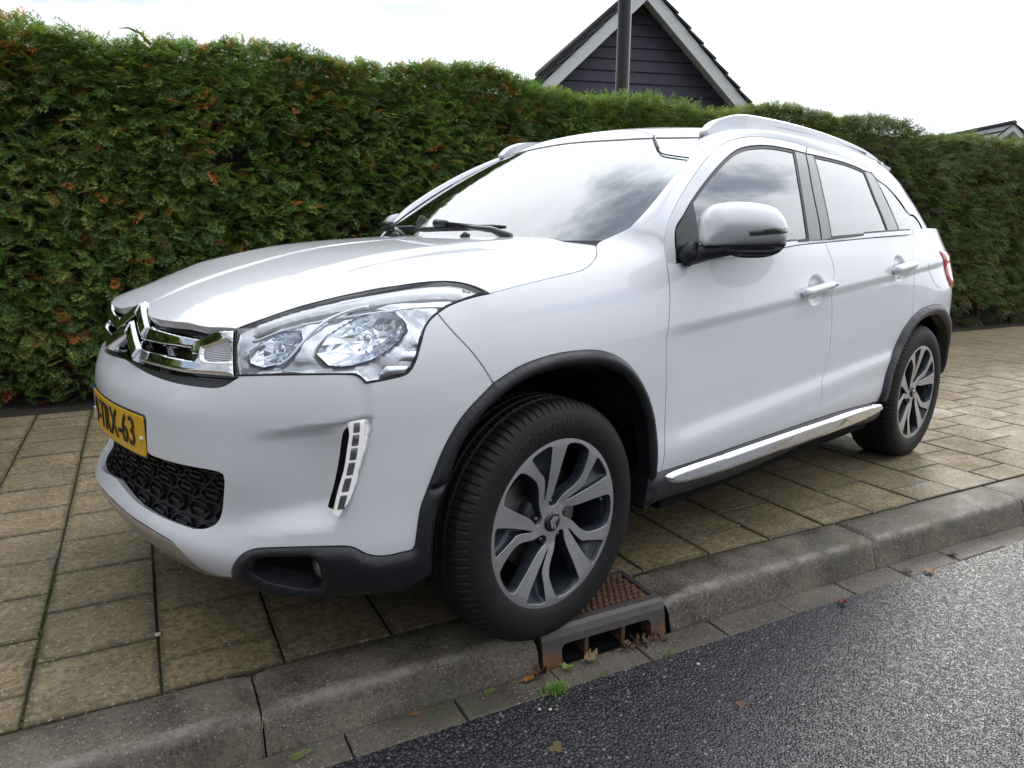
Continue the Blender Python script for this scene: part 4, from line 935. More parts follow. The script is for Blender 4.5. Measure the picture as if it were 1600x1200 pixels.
# ================= the car =================
def w2pk(u,z):
    uR=np.interp(z,[.44,.482,.535,.60,.66,.712,.74],[.811,.828,.854,.878,.896,.907,.911])
    zT=.683+(u-.65)*.115; zB=.428+(u-.63)*.14
    return .048*sst(-.30,-.015,u-uR)*(1-sst(.0,.013,u-uR))*(1-sst(-.030,.004,z-zT))*sst(-.01,.055,z-zB)
def W2(u,v):
    P=W(u,v); p,n=plan(np.asarray(u)); d=w2pk(np.asarray(u),P[...,2])
    # the sculpted ledge above the bumper corner and lower lip
    uu=np.asarray(u); d=d+.0045*(1-sst(-.014,.014,uu-.912))*sst(.84,.905,uu)*sst(.700,.712,P[...,2])
    P=P.copy(); P[...,0]-=n[...,0]*d; P[...,1]+=n[...,1]*d
    return P
DISH=[(2.903,.925),(3.735,.990)]
def WD(u,v):
    P=W(u,v).copy(); p,n=plan(np.asarray(u)); d=0
    for (a,b) in DISH:
        r=((np.asarray(u)-a)/.078)**2+((P[...,2]-b)/.062)**2; q=1-np.clip(r,0,1); d=d+.017*(1-(1-q)**2.2)*sst(0,.5,q)
    P[...,0]-=n[...,0]*d; P[...,1]+=n[...,1]*d
    return P
WELDAX={W2:0,W:0,H:1,WS:1,RF:1}
WSC=(1,.078)
B={k:np.array(v) for k,v in BAKE.items()}
R_=lambda k:B[k][::-1]
J=lambda *a:[np.asarray(x,float) for x in a]
car=empty('car',(1.3,0,0)); tag(car,'white compact crossover car with yellow front plate parked half on the kerb','car')
CO=np.array([1.3,0,0])
_mk=mk
def mk(name,V,F,m=None,parent=None,*a,**k):   # car pieces are written in street coordinates: shift under the car's Empty
    root=parent
    while root is not None and root.parent is not None: root=root.parent
    if root is car: V=np.asarray(V,float)-CO
    return _mk(name,V,F,m,parent,*a,**k)
_mo=mirror_of
# mirror_of reads local coordinates (already shifted), so it must not shift again
def mirror_of(o,parent=None):
    global mk
    s=mk; mk=_mk
    try: r=_mo(o,parent)
    finally: mk=s
    return r
def twin(o): return TWIN.get(o.name)
# ---- bonnet ----
hood_front=[(-.772,0),(-.787,.06),(-.806,.13),(-.807,.19),(-.795,.29),(-.772,.396),(-.729,.534)]
hood_rear=[(.34,.690),(.345,.60),(.318,.40),(.292,.2),(.283,0)]
snapH=None
hood=panel('bonnet',H,J(hood_front,B['hood_hl'],B['hood_side'],[B['hood_side'][-1],(.34,.66)],hood_rear[0:1] and [(.34,.66),(.335,.55),(.312,.38),(.290,.2),(.283,0)]),paint,car,weld=True,step=.03,rim=.02)
# snap field: fender and lamp follow the edge of the bonnet
S_=np.vstack([W(B['hl_top'][:,0],B['hl_top'][:,1]),W(B['hood_sideW'][:,0],B['hood_sideW'][:,1])]); D_=np.vstack([H(B['hood_hl'][:,0],B['hood_hl'][:,1]),H(B['hood_side'][:,0],B['hood_side'][:,1])])-S_
def dens(P,n=8):
    return np.vstack([P[i]+(P[i+1]-P[i])*np.linspace(0,1,n,endpoint=False)[:,None] for i in range(len(P)-1)]+[P[-1:]])
D_=dens(D_);S_=dens(S_); SNAP=(S_,D_,.07)
def pairs(k1,f1,k2,f2):
    a=f1(B[k1][:,0],B[k1][:,1]); return a,f2(B[k2][:,0],B[k2][:,1])-a
_a,_da=pairs('f_top',W,'f_top',W); _a=_a[1:]; _da=WS(B['f_topS'][:,0],B['f_topS'][:,1])-_a
_g,_dg=pairs('gapW',W,'gapG',G); _b1,_db1=pairs('belt1',W,'belt1G',G); _b2,_db2=pairs('belt2',W,'belt2G',G)
_m=W(B['f_seam'][1:2,0],B['f_seam'][1:2,1]); _dm=(_da[-1]+_dg[0])[None]*.5
SNAPF=(np.vstack([S_,dens(_a),dens(np.vstack([_a[-1:],_m,_g[:1]])),dens(_g)]),np.vstack([D_,dens(_da),dens(np.vstack([_da[-1:],_dm,_dg[:1]])),dens(_dg)]),.07)
SNAPD=(np.vstack([dens(_g),dens(_b1),dens(_b2)]),np.vstack([dens(_dg),dens(_db1),dens(_db2)]),.06)
# ---- front bumper ----
uc=0.0
pl_bot=[(B['grl_bot'][-1]),(0.0,2.70)]
bump_out=J([(uc,2.12),(.03,2.13),B['bump_seam'][-1]],R_('bump_seam'),R_('clad_top'),R_('arch_o_lo'),R_('arch_o_dn'),R_('f_bump'),B['hl_low1b'],B['hl_low2'],[B['hl_low2'][-1],B['ug_bot'][0]],B['ug_bot'],[B['ug_bot'][-1],(uc,6.98)],[(uc,6.98),(uc,2.12)])
grl_hole_half=J([(uc,2.72),B['grl_bot'][-1]],R_('grl_bot'),R_('grl_end'),R_('grl_top'),[B['grl_top'][0],(.262,4.18),(.255,4.55),(.25,4.6)],[(.25,4.6),(uc,4.6)],[(uc,4.6),(uc,2.72)])
# the opening reaches the centre line: cut it from the outline
bump_out=J([(uc,2.12),(.03,2.13),B['bump_seam'][-1]],R_('bump_seam'),R_('clad_top'),R_('arch_o_lo'),R_('arch_o_dn'),R_('f_bump'),B['hl_low1b'],B['hl_low2'],[B['hl_low2'][-1],B['ug_bot'][0]],B['ug_bot'],[B['ug_bot'][-1],(uc,6.98)],[(uc,6.98),(uc,4.45)],[(uc,4.45),(.235,4.45)],[(.235,4.45),(.25,4.3),B['grl_top'][0]],B['grl_top'],B['grl_end'],B['grl_bot'],[B['grl_bot'][-1],(uc,2.74)],[(uc,2.74),(uc,2.12)])
bumper=panel('front_bumper',W2,bump_out,paint,car,weld=True,step=.0125,sc=WSC,rim=.02,bstep=.009)
skid=panel('skid_plate',W,J([(uc,.9),(.2,.85),(.40,.95),(.53,1.30)],[(.53,1.30),(.49,1.28),(.436,1.38)],[(.436,1.38),(.426,1.57),(.392,1.93),(.301,2.05),(.169,2.07),(.06,2.09),(uc,2.09)],[(uc,2.09),(uc,.9)]),satin,car,weld=True,sc=WSC,off=-.004,step=.02)
# ---- fender, headlight ----
fender=panel('front_fender',W,J(B['hood_sideW'],[B['hood_sideW'][-1],B['f_top'][0]],B['f_top'],B['f_seam'],B['f_gap'],B['f_bot'],B['arch_o_up'],R_('f_bump'),R_('hl_low1a')),paint,car,sc=WSC,step=.015,snap=SNAPF)
def shrink(seg,d,sc=(1,1)):
    P=outline(seg,np.array(sc,float),.010); return [np.vstack([inset(P,d),inset(P,d)[:1]])/np.array(sc,float)]
hl_seg=J(B['hl_top'],B['hl_low1a'],B['hl_low1b'],B['hl_low2'],B['hl_in'])
hous=panel('headlight',W,hl_seg,gloss_blk,car,sc=WSC,off=-.085,step=.03,snap=SNAP,rim=.0,gap=.0012)
def off_pts(ab,off,snap=True):
    ab=np.asarray(ab,float); X=W(ab[:,0],ab[:,1]); n=nrm(W,ab,esc=(1,12)); s=np.sign(((X-CEN)*n).sum(1)); X=X+n*(s*off)[:,None]
    if snap:
        X=X+snap_d(X,SNAP)
    return X
def both(o,parent):
    mirror_of(o,twin(parent)); return o
def hp(name,seg,m,off,pillow=None,holes=(),step=.012,rim=.008,gap=.001,normals=True):
    o=panel(name,W,seg,m,hous,holes=holes,sc=WSC,off=off,pillow=pillow,step=step,rim=rim,snap=SNAP,gap=gap,mirror=False,normals=normals); return both(o,hous)
gdm=mat('light_guide_clear',(.86,.88,.90),.12,.25,coat=1)
cc_=lambda pts:[np.array(list(pts)+[pts[0]],float)]
# chrome tray with openings for the bowls
big=[(.790,8.02),(.815,8.60),(.865,9.05),(.925,9.38),(.975,9.45),(1.008,9.15),(1.012,8.70),(.985,8.22),(.94,7.78),(.88,7.50),(.82,7.55)]
sml=[(.612,7.75),(.610,8.25),(.645,8.62),(.69,8.90),(.735,8.88),(.752,8.50),(.735,8.05),(.70,7.72),(.655,7.55)]
tray=hp('reflector_tray',hl_seg,lampbk,-.014,holes=[cc_(big),cc_(sml)],gap=.002,rim=.045,step=.010,normals=False)
for q in (tray,TWIN[tray.name]):      # cut like facets
    for v in q.data.vertices: c_=Vector((v.co.x,-abs(v.co.y),v.co.z)); d_=mnoise.noise(c_*17)*.010+mnoise.noise(c_*43+Vector((5,2,7)))*.004; v.co+=Vector((d_,d_*.6*(1 if q is tray else -1),0))

def bowl(name,loop,axis,deep,seed):
    """faceted reflector bowl let into the tray"""
    L=outline(cc_(loop),np.array(WSC),.014); ab=L/np.array(WSC); rim_=off_pts(ab,-.009); c=rim_.mean(0); ax=np.array(axis,float);ax/=np.linalg.norm(ax)
    r=random.Random(seed); n=18; idx=np.linspace(0,len(rim_),n,endpoint=False).astype(int); R0=rim_[idx]; rings=[]
    for f,dp in((1,0),(.82,.45),(.56,.80),(.28,1.0)):
        rings.append([c+(p-c)*f*(1+r.uniform(-.05,.05)*(f<1))+ax*deep*(dp+r.uniform(-.08,.08)*(f<1)) for p in R0])
    V=[p for q in rings for p in q]+[c+ax*deep*1.02]; F=[]
    for i in range(3):
        for k in range(n):
            a,b_,c2,d=i*n+k,i*n+(k+1)%n,(i+1)*n+(k+1)%n,(i+1)*n+k
            F+= [(a,b_,c2),(a,c2,d)] if (k+i)%2 else [(a,b_,d),(b_,c2,d)]
    F+=[(3*n+k,3*n+(k+1)%n,4*n) for k in range(n)]
    o=mk(name,V,F,reflm,hous,False); both(o,hous)
    # bulb with its shield
    mb=MB(); t=c+ax*deep; a2=-ax
    mb.tube([t,t+a2*deep*.35,t+a2*deep*.55],[.010,.010,.004],10); o=mb_build(mb,'bulb',gl_drl,hous); both(o,hous)
    mb=MB(); mb.tube([t+a2*deep*.62,t+a2*deep*.74],[.013,.009],10); o=mb_build(mb,'bulb_shield',reflm,hous); both(o,hous)
def mb_build(mb,name,m,parent,smooth=True): return mk(name,mb.V,mb.F,m,parent,smooth)
bowl('reflector_bowl',big,(.85,.45,-.12),.060,3); bowl('reflector_bowl',sml,(.9,.30,-.1),.050,5)
def strip_tube(pts3,r,m,name,parent,closed=False,n=8,mir=True):
    P=[tuple(p) for p in pts3]
    if closed: P=P+[P[0],P[1]]
    mb=MB().tube(P,r,n,cap=not closed); o=mk(name,mb.V,mb.F,m,parent,True)
    if mir:
        pp=twin(parent) if parent is not car and twin(parent) else parent; mirror_of(o,pp)
    return o
strip_tube(off_pts(crom(B['hl_sep']*np.array(WSC),.012)/np.array(WSC),-.006),.0042,reflm,'separator',hous)
# bright light guide along the top edge and the stepped turn lamp
top=crom(B['hl_top'][1:-2]*np.array(WSC),.012)/np.array(WSC); a_=top.copy(); a_[:,1]-=.20; b_=top.copy(); b_[:,1]-=.72
hp('light_guide',[a_,np.array([a_[-1],b_[-1]]),b_[::-1],np.array([b_[0],a_[0]])],gdm,-.006,pillow=(.005,.012),step=.009)
c_=b_.copy(); c_[:,1]-=.22; strip_tube(off_pts(c_,-.012),.003,reflm,'light_guide_edge',hous)
tl=[(1.035,8.35),(1.045,8.05),(1.02,7.35),(.995,7.05),(.930,6.98),(.925,7.22),(.975,7.45),(1.0,7.9)]
for k in range(3):
    q0=k/3;q1=(k+.8)/3
    A=np.array([(1.052-.012*q0*8*.1,8.6),(1.02,8.55)]);
for (z0,z1,u0,u1) in ((8.55,8.00,1.020,1.052),(7.90,7.45,.985,1.040),(7.35,7.02,.945,1.012)):
    hp('turn_lamp_step',J([(u0,(z0+z1)/2),(u0+.012,z0)],[(u0+.012,z0),(u1,z0-.05)],[(u1,z0-.05),(u1-.012,z1)],[(u1-.012,z1),(u0-.006,z1+.05)],[(u0-.006,z1+.05),(u0,(z0+z1)/2)]),reflm,-.006,pillow=(.006,.02),step=.008)
lens=hp('lens',hl_seg,gl_lens,0.0,gap=.006,rim=.004,step=.02)
hp('lamp_seal',hl_seg,seal_m,.001,holes=[shrink(hl_seg,.0030,WSC)],gap=.0008,step=.01,rim=.02)
# ---- wheel arch trims, sills, lower cladding ----
arch_in_end=B['arch_i'][-1]
archf=panel('wheel_arch_trim',W,J(B['arch_o_up'],B['arch_o_dn'],[B['arch_o_dn'][-1],B['arch_i'][-1]],R_('arch_i'),[B['arch_i'][0],B['arch_o_up'][0]]),black_pl,car,sc=WSC,off=.004,pillow=(.014,.024),step=.0065,rim=.05,gap=.0012,edge=.003)
clad=panel('bumper_cladding',W,J(R_('arch_o_lo')[::-1][0:0] if False else B['arch_o_lo'],B['clad_top'],B['clad_bot'],R_('arch_i_lo'),[B['arch_i_lo'][0],B['arch_o_dn'][-1]]),black_pl,car,holes=[[B['fog_hole'][:4],B['fog_hole'][3:9],B['fog_hole'][8:]]],sc=WSC,off=.004,pillow=(.014,.028),step=.007,rim=.05,gap=.0012,edge=.003)
fogb=panel('fog_recess',W,[B['fog_hole'][:4],B['fog_hole'][3:9],B['fog_hole'][8:]],dark,clad,sc=WSC,off=-.044,step=.02,mirror=False,gap=-.008,rim=.0)
both(fogb,clad)
def lamp_disc(ab,r,m,name,parent,off,ax=(-.92,-.38,0)):
    c=off_pts([ab],off,False)[0]; a=np.array(ax,float);a/=np.linalg.norm(a); s=np.cross(a,[0,0,1.]);s/=np.linalg.norm(s); t=np.cross(s,a)
    V=[c+a*.012];F=[];n=24
    for q,(rr_,h) in enumerate(((.55,.010),(.9,.003),(1,-.004),(1.0,-.05))):
        V+=[c+a*h+(math.cos(2*math.pi*k/n)*s+math.sin(2*math.pi*k/n)*t)*r*rr_ for k in range(n)]
    F+=[(0,1+k,1+(k+1)%n) for k in range(n)]
    for i in range(3): F+=[(1+i*n+k,1+(i+1)*n+k,1+(i+1)*n+(k+1)%n,1+i*n+(k+1)%n) for k in range(n)]
    o=mk(name,V,F,m,parent,True); both(o,parent); return o
fm=mat('fog_glass',(.25,.26,.27),.15,.6,coat=1)
lamp_disc((.790,1.95),.042,fm,'fog_lamp',clad,-.022)
def ring_lamp():
    pass
archr=panel('wheel_arch_trim',W,J(R_('rarch_o1'),B['rarch_o2'],[B['rarch_o2'][-1],(4.70,3.6),(4.735,2.2),(4.74,1.2)],[(4.74,1.2),(4.66,1.2)],[(4.66,1.2),(4.655,2.2),(4.62,3.5),(4.53,4.55),B['rarch_i'][-1]],R_('rarch_i'),[B['rarch_i'][0],B['rarch_o1'][-1]]),black_pl,car,sc=WSC,off=.004,pillow=(.014,.024),step=.0075,rim=.05,gap=.0012,edge=.003)
dbl=W(B['d_bot1'][:,0],B['d_bot1'][:,1]); 
dbot=[tuple(p) for p in np.vstack([W(B['d_bot1'][:,0],B['d_bot1'][:,1]),W(B['d_bot2'][1:,0],B['d_bot2'][1:,1])])[:,[0,2]]]
sill=panel('side_sill',V_S,J([(.415,.38),dbot[0]],dbot,[dbot[-1],tuple(B['sill_bot'][0])],B['sill_bot'],[tuple(B['sill_bot'][-1]),(.415,.38)]),black_pl,car,off=-.012,pillow=(.014,.03),step=.016,rim=.10,gap=.001,edge=.004,flip=SILLF)
chs=panel('chrome_strip',V_S,J(B['sill_chr'],B['sill_chr2']),chrome,sill,off=.000,pillow=(.012,.014),step=.007,rim=.01,mirror=False,gap=.0,flip=SILLF); both(chs,sill)
# ---- doors ----
fdoor=panel('front_door',WD,J(R_('f_gap')[:-1],[B['f_gap'][1],B['f_gap'][1]+(0,.0)] if False else [R_('f_gap')[-2],(1.975,10.05)],[(1.975,10.05),B['belt1'][1]],B['belt1'][1:],B['b_gap'],R_('d_bot1')),paint,car,sc=WSC,step=.011,bstep=.009,snap=SNAPD)
rdoor=panel('rear_door',WD,J(R_('b_gap'),B['belt2'],B['r_gap'],B['rarch_o1'],R_('d_bot2')),paint,car,sc=WSC,step=.011,bstep=.009,snap=SNAPD)
quarter=panel('rear_quarter_panel',W,J([B['r_gap'][0],(4.02,10.98),(4.10,11.1),(4.21,11.2),(4.45,11.2),(4.8,11.1),(5.1,11.0),(UMAX,11.0)],[(UMAX,11.0),(UMAX,1.2)],[(UMAX,1.2),(5.1,1.2),(4.74,1.2)],[(4.74,1.2),(4.735,2.2),(4.70,3.6),B['rarch_o2'][-1]],R_('rarch_o2'),R_('r_gap')),paint,car,sc=WSC,step=.022,snap=SNAPD)
def dp_(name,Fn,seg,m,door,mir=True,**k):
    o=panel(name,Fn,seg,m,door,mirror=False,**k)
    if mir and twin(door): mirror_of(o,twin(door))
    elif mir: mirror_of(o,door)
    return o
def capsule(a,b,h,tap=1):
    n=7; a=np.array(a,float);b=np.array(b,float); d=(b-a)/np.linalg.norm((b-a)*[1,.078]); 
    u=[]; 
    for k in range(n+1):
        q=math.pi/2+math.pi*k/n; u.append(a+d*math.cos(q)*h*.9*[1,1]+np.array([0,math.sin(q)*h/.078]))
    for k in range(n+1):
        q=-math.pi/2+math.pi*k/n; u.append(b+d*math.cos(q)*h*.8*[1,1]+np.array([0,math.sin(q)*h*tap/.078]))
    return cc_([tuple(x) for x in u])
for (dr_,a,b) in((fdoor,(2.785,7.98),(3.005,8.17)),(rdoor,(3.655,8.60),(3.865,8.70))):
    dp_('handle',W,capsule(a,b,.0175,.9),paint,dr_,sc=WSC,off=.022,pillow=(.014,.018),step=.007,rim=.012,gap=0,edge=.003)
    for e in (a,b):
        ee=np.array(e); dp_('handle_mount',W,capsule(ee-(.012,0),ee+(.012,0),.010),paint,dr_,sc=WSC,off=.012,step=.01,rim=.028,gap=0)
kc=off_pts([(3.000,8.17)],.037,False)[0]
mb=MB(); mb.tube([kc,kc+np.array([0,-.003,0])],.006,12); o=mk('key_lock',mb.V,mb.F,satin,fdoor,True)
fuel=panel('fuel_flap',W,cc_([tuple(p) for p in B['fuel']]),paint,quarter,sc=WSC,off=.0015,step=.02,mirror=False)
# upper frames on the greenhouse side
P_b,P_c,P_d,P_e=B['P_b'],B['P_c'],B['P_d'],B['P_e']
gb=[tuple(x) for x in B['g1_top'][:1]]
dp_('window_frame',G,J(B['P_a'][::1],P_b,[P_b[-1],B['bp_r1'][-1]],R_('bp_r1'),R_('g1_top'),[B['g1_top'][0],B['P_a'][0]]),paint,fdoor,step=.016,off=.001)
dp_('window_frame',G,J(P_c[:-1],[P_c[-2],B['cp_t'][1]],[B['cp_t'][1],B['g2_t'][-1]],R_('g2_t'),R_('bp2_t'),[B['bp2_t'][0],P_c[0]]),paint,rdoor,step=.016,off=.001)
dp_('pillar_trim',G,J(B['bp_r1'],B['bp_gap'],B['bp_b1'],R_('g1_r')),pillar_m,fdoor,step=.02,off=-.002)
bpg2=B['bp_gap']+np.array([.006,0])
dp_('pillar_trim',G,J(B['bp2_t'],B['g2_l'],[B['g2_l'][-1],bpg2[-1]],bpg2[::-1]),pillar_m,rdoor,step=.02,off=-.002)
dp_('pillar_trim',G,J(B['cp_t'],B['cp_r'],[B['cp_r'][-1],B['g2_b'][0]],R_('g2_r')),pillar_m,rdoor,step=.02,off=-.002)
g1=J(B['g1_top'],B['g1_r'],B['g1_bot']); g2=J(B['g2_t'],B['g2_r'],B['g2_b'],R_('g2_l')); qg=J(B['q_top'],B['q_r'],B['q_b'],B['q_l'])
dp_('window_glass',G,g1,gl_side,fdoor,step=.03,off=-.006,rim=.003,gap=.004); dp_('window_glass',G,g2,gl_side,rdoor,step=.03,off=-.006,rim=.003,gap=.004)
dp_('window_seal',G,g1,seal_m,fdoor,holes=[shrink(g1,.011)],step=.011,off=-.003,gap=.001,rim=.008)
dp_('window_seal',G,g2,seal_m,rdoor,holes=[shrink(g2,.011)],step=.011,off=-.003,gap=.001,rim=.008)
qgl=panel('quarter_window',G,qg,gl_side,car,step=.03,off=-.004,rim=.003,gap=.004)
sl_=panel('mirror_sail',G,J([B['sail'][0],B['sail'][1]],[B['sail'][1],B['sail'][2]],B['sail'][2:4],[B['sail'][3],B['sail'][4]],[B['sail'][4],B['sail'][0]]),black_pl,fdoor,step=.02,off=.003,mirror=False,gap=0); mirror_of(sl_,twin(fdoor))
# belt mouldings
def belt(seg,door):
    c=crom(seg,.03); z0=W(c[:,0],c[:,1]); lo=c.copy(); lo[:,1]+=.03; hi=c.copy(); hi[:,1]+=.22
    dp_('belt_moulding',W,[hi,np.array([hi[-1],lo[-1]]),lo[::-1],np.array([lo[0],hi[0]])],paint,door,sc=WSC,off=.004,pillow=(.003,.006),step=.012,gap=0,rim=.012)
    lo2=hi.copy(); lo2[:,1]+=.0; hi2=hi.copy(); hi2[:,1]+=.10
    dp_('belt_seal',W,[hi2,np.array([hi2[-1],lo2[-1]]),lo2[::-1],np.array([lo2[0],hi2[0]])],seal_m,door,sc=WSC,off=.001,step=.012,gap=0,rim=.012)
belt(B['belt1'][1:],fdoor); belt(B['belt2'],rdoor)
# ---- windscreen, pillars, roof ----
WTOP=np.vstack([B['ws_r'][:1],B['ws_top'][1:4],[(.905,0)]])
ws=panel('windscreen',WS,J([(-.035,0),(-.035,.35),(-.030,.7),B['ws_r'][-1]],R_('ws_r'),WTOP,[(WTOP[-1][0],0),(-.035,0)]),gl_wind,car,weld=True,step=.035,rim=.003,gap=.004,off=-.004)
fr_=J([(-.035,0),(-.035,.35),(-.030,.7),B['ws_r'][-1]],R_('ws_r'),WTOP,[(WTOP[-1][0],0),(WTOP[-1][0]-.03,0)],[(WTOP[-1][0]-.03,0),(.880,.4),(.915,.7),B['ws_frit'][0]],B['ws_frit'],[B['ws_frit'][-1],(.035,.7),(.02,.35),(.015,0)],[(.015,0),(-.035,0)])
frit=panel('windscreen_border',WS,fr_,pillar_m,ws,weld=True,step=.02,rim=.0,gap=.002,off=-.0075)
def loft(name,P,Q,m,parent,rows=9,bul=.012,mir=True,rimw=.015,endb=None):
    n=len(P); V=[]
    tt=np.linspace(0,1,rows)
    mid=(P+Q)/2; t=np.gradient(P+Q,axis=0); nn=np.cross(t,Q-P); nn/=np.maximum(np.linalg.norm(nn,axis=1,keepdims=True),1e-9); s=np.sign(((mid-CEN)*nn).sum(1)); s=np.sign(np.median(s)); nn*=s
    _e=(P[0]-P[1]); P=np.vstack([P[:1]+_e/np.linalg.norm(_e)*.02-nn[:1]*.012,P]); _e=(Q[0]-Q[1]); Q=np.vstack([Q[:1]+_e/np.linalg.norm(_e)*.02-nn[:1]*.012,Q]); nn=np.vstack([nn[:1],nn]); n+=1
    bul=bul if np.isscalar(bul) else np.concatenate([bul[:1],bul])
    X=np.array([P+(Q-P)*a+nn*(bul*4*a*(1-a) if np.isscalar(bul) else (bul[:,None]*4*a*(1-a))) for a in tt])   # rows,n,3
    du=np.gradient(X,axis=1);dv=np.gradient(X,axis=0); N_=np.cross(du,dv); N_/=np.maximum(np.linalg.norm(N_,axis=-1,keepdims=True),1e-9)
    N_*=np.sign(((X-CEN)*N_).sum(-1).mean())
    full=[X[0]-N_[0]*rimw]+list(X)+[X[-1]-N_[-1]*rimw]; NN=[N_[0]]+list(N_)+[N_[-1]]
    V=np.vstack(full);NN=np.vstack(NN); R=rows+2; F=[(i*n+j,i*n+j+1,(i+1)*n+j+1,(i+1)*n+j) for i in range(R-1) for j in range(n-1)]
    o=mk(name,V,F,m,parent,True,NN)
    if mir: mirror_of(o,parent)
    return o
def resamp(P,n):
    d=np.concatenate([[0],np.cumsum(np.linalg.norm(np.diff(P,axis=0),axis=1))]); q=np.linspace(0,d[-1],n); return np.stack([np.interp(q,d,P[:,k]) for k in range(3)],1)
Pl=G(*crom(np.vstack([P_b,P_c[1:]]),.03).T)
wr=B['ws_r'][:5][::-1]; Qw=WS(*crom(wr,.02).T)
rx=np.linspace(1.075,2.55,24); Qr=RF(rx,_RW(rx)+.008)
i0=np.argmin(np.linalg.norm(Pl[:,None]-G(np.array([1.0]),np.array([1.44])),axis=-1)) if False else np.argmin(abs(Pl[:,0]-1.03))
Pa=resamp(Pl[:i0+1],30);Qa=resamp(Qw,30); Pb=resamp(Pl[i0:],34);Qb=resamp(np.vstack([Qw[-1:],Qr]),34)
Pside=np.vstack([Pa,Pb[1:]]);Qside=np.vstack([Qa,Qb[1:]])
from numpy import convolve
def sm(A,k=5):
    B_=A.copy()
    for i in range(len(A)):
        w_=min(k,i,len(A)-1-i); B_[i]=A[i-w_:i+w_+1].mean(0)
    return B_
Qside=sm(Qside,2)
apil=loft('roof_side_frame',Pside,Qside,paint,car,rows=11,bul=np.interp(np.linspace(0,1,len(Pside)),[0,.12,.45,.75,1],[.004,.016,.016,.018,.014]))
# rear pillar beside the quarter window
Pd=G(*crom(np.vstack([P_c[-2:-1],P_c[-1:],P_d[1:],P_e[1:]]),.02).T)
Qd=np.array([RF(np.array([2.55]),_RW(np.array([2.55]))+.008)[0],(2.80,-.572,1.475),(2.98,-.572,1.418),(3.06,-.60,1.325),(3.09,-.645,1.235),(3.10,-.690,1.160)])
dp=loft('rear_pillar',resamp(Pd,30),sm(resamp(Qd,30),3),paint,car,rows=9,bul=.016)
_wt=crom(WTOP,.03); _wp=WS(_wt[:,0],_wt[:,1]); _re=np.stack([_wp[:,0],-_wp[:,1]],1)[::-1]; _re[0,1]=0
_rs=RF(_re[:,0],_re[:,1]); _rd=_wp[::-1]-_rs; SNAPR=(np.vstack([_rs,_rs*[1,-1,1]]),np.vstack([_rd,_rd*[1,-1,1]]),.05)
roof=panel('roof',RF,J(_re,[tuple(_re[-1]),(1.10,.577)],[(x,float(_RW(x))+.006) for x in np.linspace(1.1,2.80,14)],[(2.80,float(_RW(2.80))+.006),(2.97,.4),(3.04,.2),(3.06,0)],[(3.06,0),tuple(_re[0])]),paint,car,weld=True,step=.03,rim=.015,gap=.0015,snap=SNAPR)
# tailgate, rear glass
tg=np.array([(3.07,0,1.50),(3.20,0,1.30),(3.29,0,1.16)])
V=[];F=[];ys=np.linspace(-1,1,25)
for (xc,zc,xe,ye,ze) in ((3.06,1.505,2.80,.572,1.470),(3.13,1.42,2.98,.572,1.418),(3.20,1.30,3.06,.60,1.325),(3.25,1.22,3.09,.645,1.235),(3.30,1.12,3.17,.70,1.12)):
    for y in ys: q=abs(y)**2.2; V.append((xc+(xe-xc)*q,y*ye,zc+(ze-zc)*q))
F=[(i*25+j,i*25+j+1,(i+1)*25+j+1,(i+1)*25+j) for i in range(4) for j in range(24)]
tgate=mk('tailgate',V,F,paint,car,True)
V=[(a+.006,b*.86,c+.004) for a,b,c in V[25:100]]; F=[(i*25+j,i*25+j+1,(i+1)*25+j+1,(i+1)*25+j) for i in range(2) for j in range(24)]
mk('rear_window',V,F,gl_side,tgate,True)
tl_=panel('tail_light',W,J([(4.356,9.45),(4.44,9.5),(4.62,9.4)],[(4.62,9.4),(4.66,8.4),(4.62,7.0)],[(4.62,7.0),(4.56,6.9),(4.50,7.05)],[(4.50,7.05),(4.45,7.6),(4.42,8.3),(4.356,9.45)]),redl,car,sc=WSC,off=.004,pillow=(.008,.03),step=.016,gap=0)
# ---- roof rails ----
RAILT=np.array([(1.056,1.512),(1.10,1.545),(1.18,1.573),(1.27,1.588),(1.42,1.594),(1.60,1.594),(1.80,1.589),(2.0,1.580),(2.2,1.566),(2.40,1.545),(2.52,1.526),(2.60,1.507),(2.645,1.492)])
def Rs(a,b): return np.stack([a,-(np.interp(a,[1.05,1.3,1.8,2.4,2.7],[.578,.592,.596,.588,.575])-.25*(b-1.55)*.4),b],-1)
rb=lambda x:float(roof_z(x,float(_RW(x))))-.004
rail_bot=[(x,rb(x)) for x in (2.645,2.5)]
hole=J([(1.40,rb(1.40)+.030),(1.55,rb(1.55)+.020)],[(1.55,rb(1.55)+.020),(1.9,rb(1.9)+.016),(2.2,rb(2.2)+.014),(2.42,rb(2.42)+.012)],[(2.42,rb(2.42)+.012),(2.40,1.526)],[(2.40,1.526),(2.2,1.547),(2.0,1.561),(1.8,1.570),(1.6,1.574),(1.45,1.572),(1.40,rb(1.40)+.030)])
rail=panel('roof_rail',Rs,J(RAILT,[RAILT[-1],(2.645,rb(2.645))],[(x,rb(x)) for x in np.linspace(2.645,1.10,14)],[(1.10,rb(1.10)),(1.056,1.505)],[(1.056,1.505),RAILT[0]]),paint,car,holes=[hole],step=.008,bstep=.008,off=.018,rim=.036,gap=0,edge=.006,flip=RAILF)
